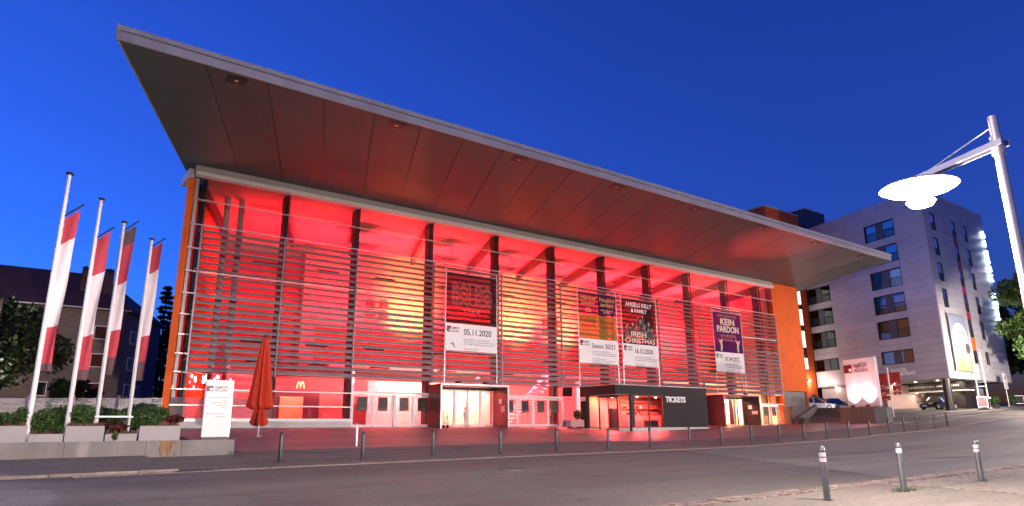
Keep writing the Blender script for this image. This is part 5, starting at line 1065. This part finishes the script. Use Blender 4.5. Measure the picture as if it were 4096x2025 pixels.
conifer('lower dark conifer behind the thin one by the orange wall', 15.6, 92, 0, 12.5, 2.8, 12)
tree('leafy chestnut tree reaching in from the right with lamp lit leaves', 93.5, 24.3, 1.6, 14, .35, (-.2,.2,11.0,5.2,5,5.2), 9000, .45, L_chest, 21, blobs=22)
for i, (x, y, h, r) in enumerate(((112,40,17,6),(120,34,19,6.5),(128,28,18,6),(118,50,20,7))):
    tree(('dark tree mass just right of the hotel, nearest its wall','tall dark tree behind the chestnut at the right edge','dark tree at the extreme right behind the street sign','tall dark tree rising behind the hotel corner')[i], x, y, 2.5, h, .4, (0,0,h*.58,r,r,h*.42), 5000, .6, L_tree, 30+i, 'dark trees behind the hotel')
random.seed(5)
hedge = thing('clipped_hedge', 'low dark hedge under the hotel behind the parked cars', 'hedge', (86,52,2)); mb = MB()
for k in range(12): leaves(mb, (84+1.2*k,50,2.3), (.9,.6,.7), 160, .25)
mb.build('foliage', L_shrub, hedge)
# ------------------------------------------------------------------ setts, kerb, pavers
gut = sheet('near_gutter', M_concd, [x for x in XR if 0 < x < 70], [8.36,8.84], .006)
sm = MB().box(-.075,.075,-.11,.11,-.02,.03); sm.v = [(x*(1 if z < 0 else .88), y*(1 if z < 0 else .92), z) for x, y, z in sm.v]; sme = sm.mesh('sett', M_cob)
sme2 = MB().box(-.085,.085,-.105,.105,-.02,.024).mesh('sett', mat('granite_sett_pink', (.25,.17,.145), .8, 0, .3, 3.5, bump=.4, bscale=50))
n = 0; extra = MB()
for row, yy in ((0,8.73),(1,8.48)):
    x = 8.2 if row == 0 else 8.28
    while x < 60:
        if x < 32.6:
            o = bpy.data.objects.new('sett', sme if random.random() < .6 else sme2); COL.objects.link(o); o.parent = gut
            o.location = (x, yy+random.uniform(-.012,.012), gz(x,yy)+.012+random.uniform(-.006,.006)); o.rotation_euler = (random.uniform(-.04,.04), random.uniform(-.04,.04), random.uniform(-.09,.09)); o.scale = (random.uniform(.85,1.02),random.uniform(.92,1.03),1)
        else: extra.box(x-.07,x+.07,yy-.105,yy+.105,gz(x,yy)-.01,gz(x,yy)+.03)
        x += .172
extra.build('distant_sett', M_cob, gut)['kind'] = 'stuff'
g2 = sheet('far_gutter', M_concd, [x for x in XR if -10 < x < 75], [21.9,22.34], .006); mb = MB(); x = 2.0
while x < 62:
    for yy in (22.0,22.22): mb.box(x-.08,x+.08,yy-.095,yy+.095,gz(x,yy)-.01,gz(x,yy)+.022+random.uniform(0,.01))
    x += .185
mb.build('distant_sett', M_cob, g2)['kind'] = 'stuff'
kb = thing('kerb', 'low granite kerb stones along the left sidewalk', 'kerb', (0,22.4,-1.1))
for i in range(12): a = -7+1.05*i; bx('kerb_stone', M_cob, kb, a+.008, a+1.04, 22.3, 22.46, -1.4, gz(a,22.4)+.09) if a < 4.3 else None
sheet('left_sidewalk', M_side, fr(-30, 4.4, 3), [22.47,24,25.5,27.19], .085)
dr = thing('road_drain', 'dark iron drain grate in the far gutter at the left', 'drain', (4.9,22.1,-1.13)); bx('frame', M_dark, dr, 4.4, 5.5, 21.95, 22.3, -1.2, gz(5,22.1)+.03)
for k in range(9): bx('grate_bar', M_black, dr, 4.5+.11*k, 4.55+.11*k, 21.98, 22.27, gz(5,22.1)+.03, gz(5,22.1)+.045)
pav = sheet('paved_sidewalk', M_concd, [x for x in fr(17.2, 60, 3)]+[70], fr(-4, 8.34, 2), .01)
MB().add([], []); bp_ = MB().box(-.098,.098,-.048,.048,-.02,.012).mesh('paver', M_paver)
rest = MB(); cnt = 0
for j in range(0, 52):
    yy = 8.2-.1*j
    for i in range(0, 46):
        x = 17.3+.2*i+(.1 if j % 2 else 0)
        if x > 26.4: continue
        dx, dy = x, yy
        if 73 < math.degrees(math.atan2(dx, dy)): continue
        if cnt < 300 and x < 22.8 and j < 26:
            o = bpy.data.objects.new('paver', bp_); COL.objects.link(o); o.parent = pav; o.location = (x, yy, gz(x,yy)+.018+random.uniform(-.003,.003)); o.rotation_euler = (random.uniform(-.015,.015), random.uniform(-.015,.015), 0); cnt += 1
        else:
            z = gz(x,yy)+random.uniform(-.003,.003); rest.box(x-.098,x+.098,yy-.048,yy+.048,z,z+.03)
rest.build('distant_paver', M_paver, pav)['kind'] = 'stuff'
gr = MB()
for (x, y, n, r) in ((15.84,7.29,160,.22),(16.2,7.4,60,.2),(19.63,7.17,60,.16),(14.6,8.55,80,.3),(3.6,27.1,60,.3),(4.2,27.1,40,.2)):
    for _ in range(n):
        px, py_ = x+random.gauss(0,r), y+random.gauss(0,r*.35); z = gz(px,py_)+.02; h = random.uniform(.03,.1); a = random.random()*3.14; gr.add([(px-.006*math.cos(a),py_-.006*math.sin(a),z),(px+.006*math.cos(a),py_+.006*math.sin(a),z),(px+random.gauss(0,.03),py_+random.gauss(0,.03),z+h)], [(0,1,2)])
tag(gr.build('grass_tuft', L_grass), 'small green weeds growing in the paving joints', 'grass', kind='stuff')
for i, (x, y, lb) in enumerate(((31.2,34.4,'round manhole cover on the plaza left of the kiosk'),(37.8,33.6,'dark manhole cover on the plaza before the kiosk corner'),(10.6,27.9,'small manhole cover near the first bollards'),(12.5,16.9,'round manhole cover in the middle of the road'))):
    t = thing('manhole_cover', lb, 'manhole', (x,y,gz(x,y)+.012), group='manhole covers'); MB().lathe([(.36,-.01),(.36,.006),(.30,.0065),(.02,.0066)], 24, (0,0,.002)).build('plate', M_conc, t, loc=(0,0,0)); MB().tube([(.34*math.cos(a),.34*math.sin(a),.008) for a in [2*math.pi*k/24 for k in range(25)]], .02, 4, cap=False).build('ring', M_dark, t, loc=(0,0,0))
# ------------------------------------------------------------------ person at the left portal
def person(label, x, y, z, h, rz):
    t = thing('person', label, 'person', (x,y,z), rz); s = h/1.7
    J = {'pel':(0,0,.92),'che':(0,0,1.22),'nek':(0,0,1.42),'hea':(0,.0,1.50),'top':(0,-.01,1.66),'shl':(-.17,0,1.38),'ell':(-.22,.02,1.12),'wrl':(-.2,-.08,.90),'hal':(-.19,-.11,.83),'shr':(.17,0,1.38),'elr':(.22,.02,1.12),'wrr':(.2,-.08,.90),'har':(.19,-.11,.83),'hil':(-.09,0,.88),'knl':(-.1,-.03,.5),'anl':(-.1,.02,.09),'tol':(-.11,-.14,.03),'hir':(.09,0,.88),'knr':(.1,-.05,.5),'anr':(.1,.04,.09),'tor':(.11,-.12,.03)}
    R_ = {'pel':.13,'che':.14,'nek':.055,'hea':.085,'top':.07,'shl':.06,'ell':.045,'wrl':.033,'hal':.035,'shr':.06,'elr':.045,'wrr':.033,'har':.035,'hil':.085,'knl':.06,'anl':.042,'tol':.035,'hir':.085,'knr':.06,'anr':.042,'tor':.035}
    K_ = list(J); ed = [('pel','che'),('che','nek'),('nek','hea'),('hea','top'),('che','shl'),('shl','ell'),('ell','wrl'),('wrl','hal'),('che','shr'),('shr','elr'),('elr','wrr'),('wrr','har'),('pel','hil'),('hil','knl'),('knl','anl'),('anl','tol'),('pel','hir'),('hir','knr'),('knr','anr'),('anr','tor')]
    me = bpy.data.meshes.new('body'); me.from_pydata([V(J[k_])*s for k_ in K_], [(K_.index(a),K_.index(b)) for a,b in ed], []); me.materials.append(mat('pale_clothes', (.62,.56,.56), .8, 0, .1, 8)); o = link('body', me, t, (0,0,0))
    o.modifiers.new('skin','SKIN'); 
    for i, k_ in enumerate(K_): v_ = me.skin_vertices[0].data[i]; v_.radius = (R_[k_]*s,)*2; v_.use_root = (k_ == 'pel')
    o.modifiers.new('sub','SUBSURF').levels = 1; o.modifiers['sub'].render_levels = 2
    hm = mat('dark_hair', (.03,.02,.015), .7); MB().lathe([(.07,1.56),(.098,1.6),(.09,1.68),(.05,1.73),(.005,1.74)], 12).build('hair', hm, t, True, (0,.015*s,0)).scale = (s,s,s)
    return t
person('small figure in pale clothes standing at the left portal doors', 26.35, 40.9, .09, 1.35, .3)
hc_ = thing('hand_truck', 'dark upright hand truck leaning inside the left portal', 'hand truck', (24.6,40.6,.1))
for x in (24.45,24.75): MB().tube([(x,40.5,.2),(x,40.75,1.25)], .022, 6).build('rail', M_black, hc_); MB().tube([(x-.03,40.62,.16),(x+.03,40.62,.16)], .12, 12).build('wheel', M_black, hc_)
for z in (.4,.75,1.2): MB().tube([(24.45,40.55+.2*(z-.2),z),(24.75,40.55+.2*(z-.2),z)], .018, 6).build('crossbar', M_black, hc_)
bx('load_plate', M_black, hc_, 24.42, 24.78, 40.3, 40.55, .1, .12)
# ------------------------------------------------------------------ fit lettering widths
bpy.context.view_layer.update()
for o, w_ in TEXTS:
    if o.dimensions.x > 1e-6: o.scale.x *= w_/o.dimensions.x
bpy.context.view_layer.update(); dg_ = bpy.context.evaluated_depsgraph_get()
for o in [o for o in COL.objects if o.type == 'FONT']:
    me = bpy.data.meshes.new_from_object(o.evaluated_get(dg_)); nm_ = o.name; n = bpy.data.objects.new('lettering', me); COL.objects.link(n)
    n.parent = o.parent; n.matrix_parent_inverse = o.matrix_parent_inverse; n.matrix_basis = o.matrix_basis; bpy.data.objects.remove(o)
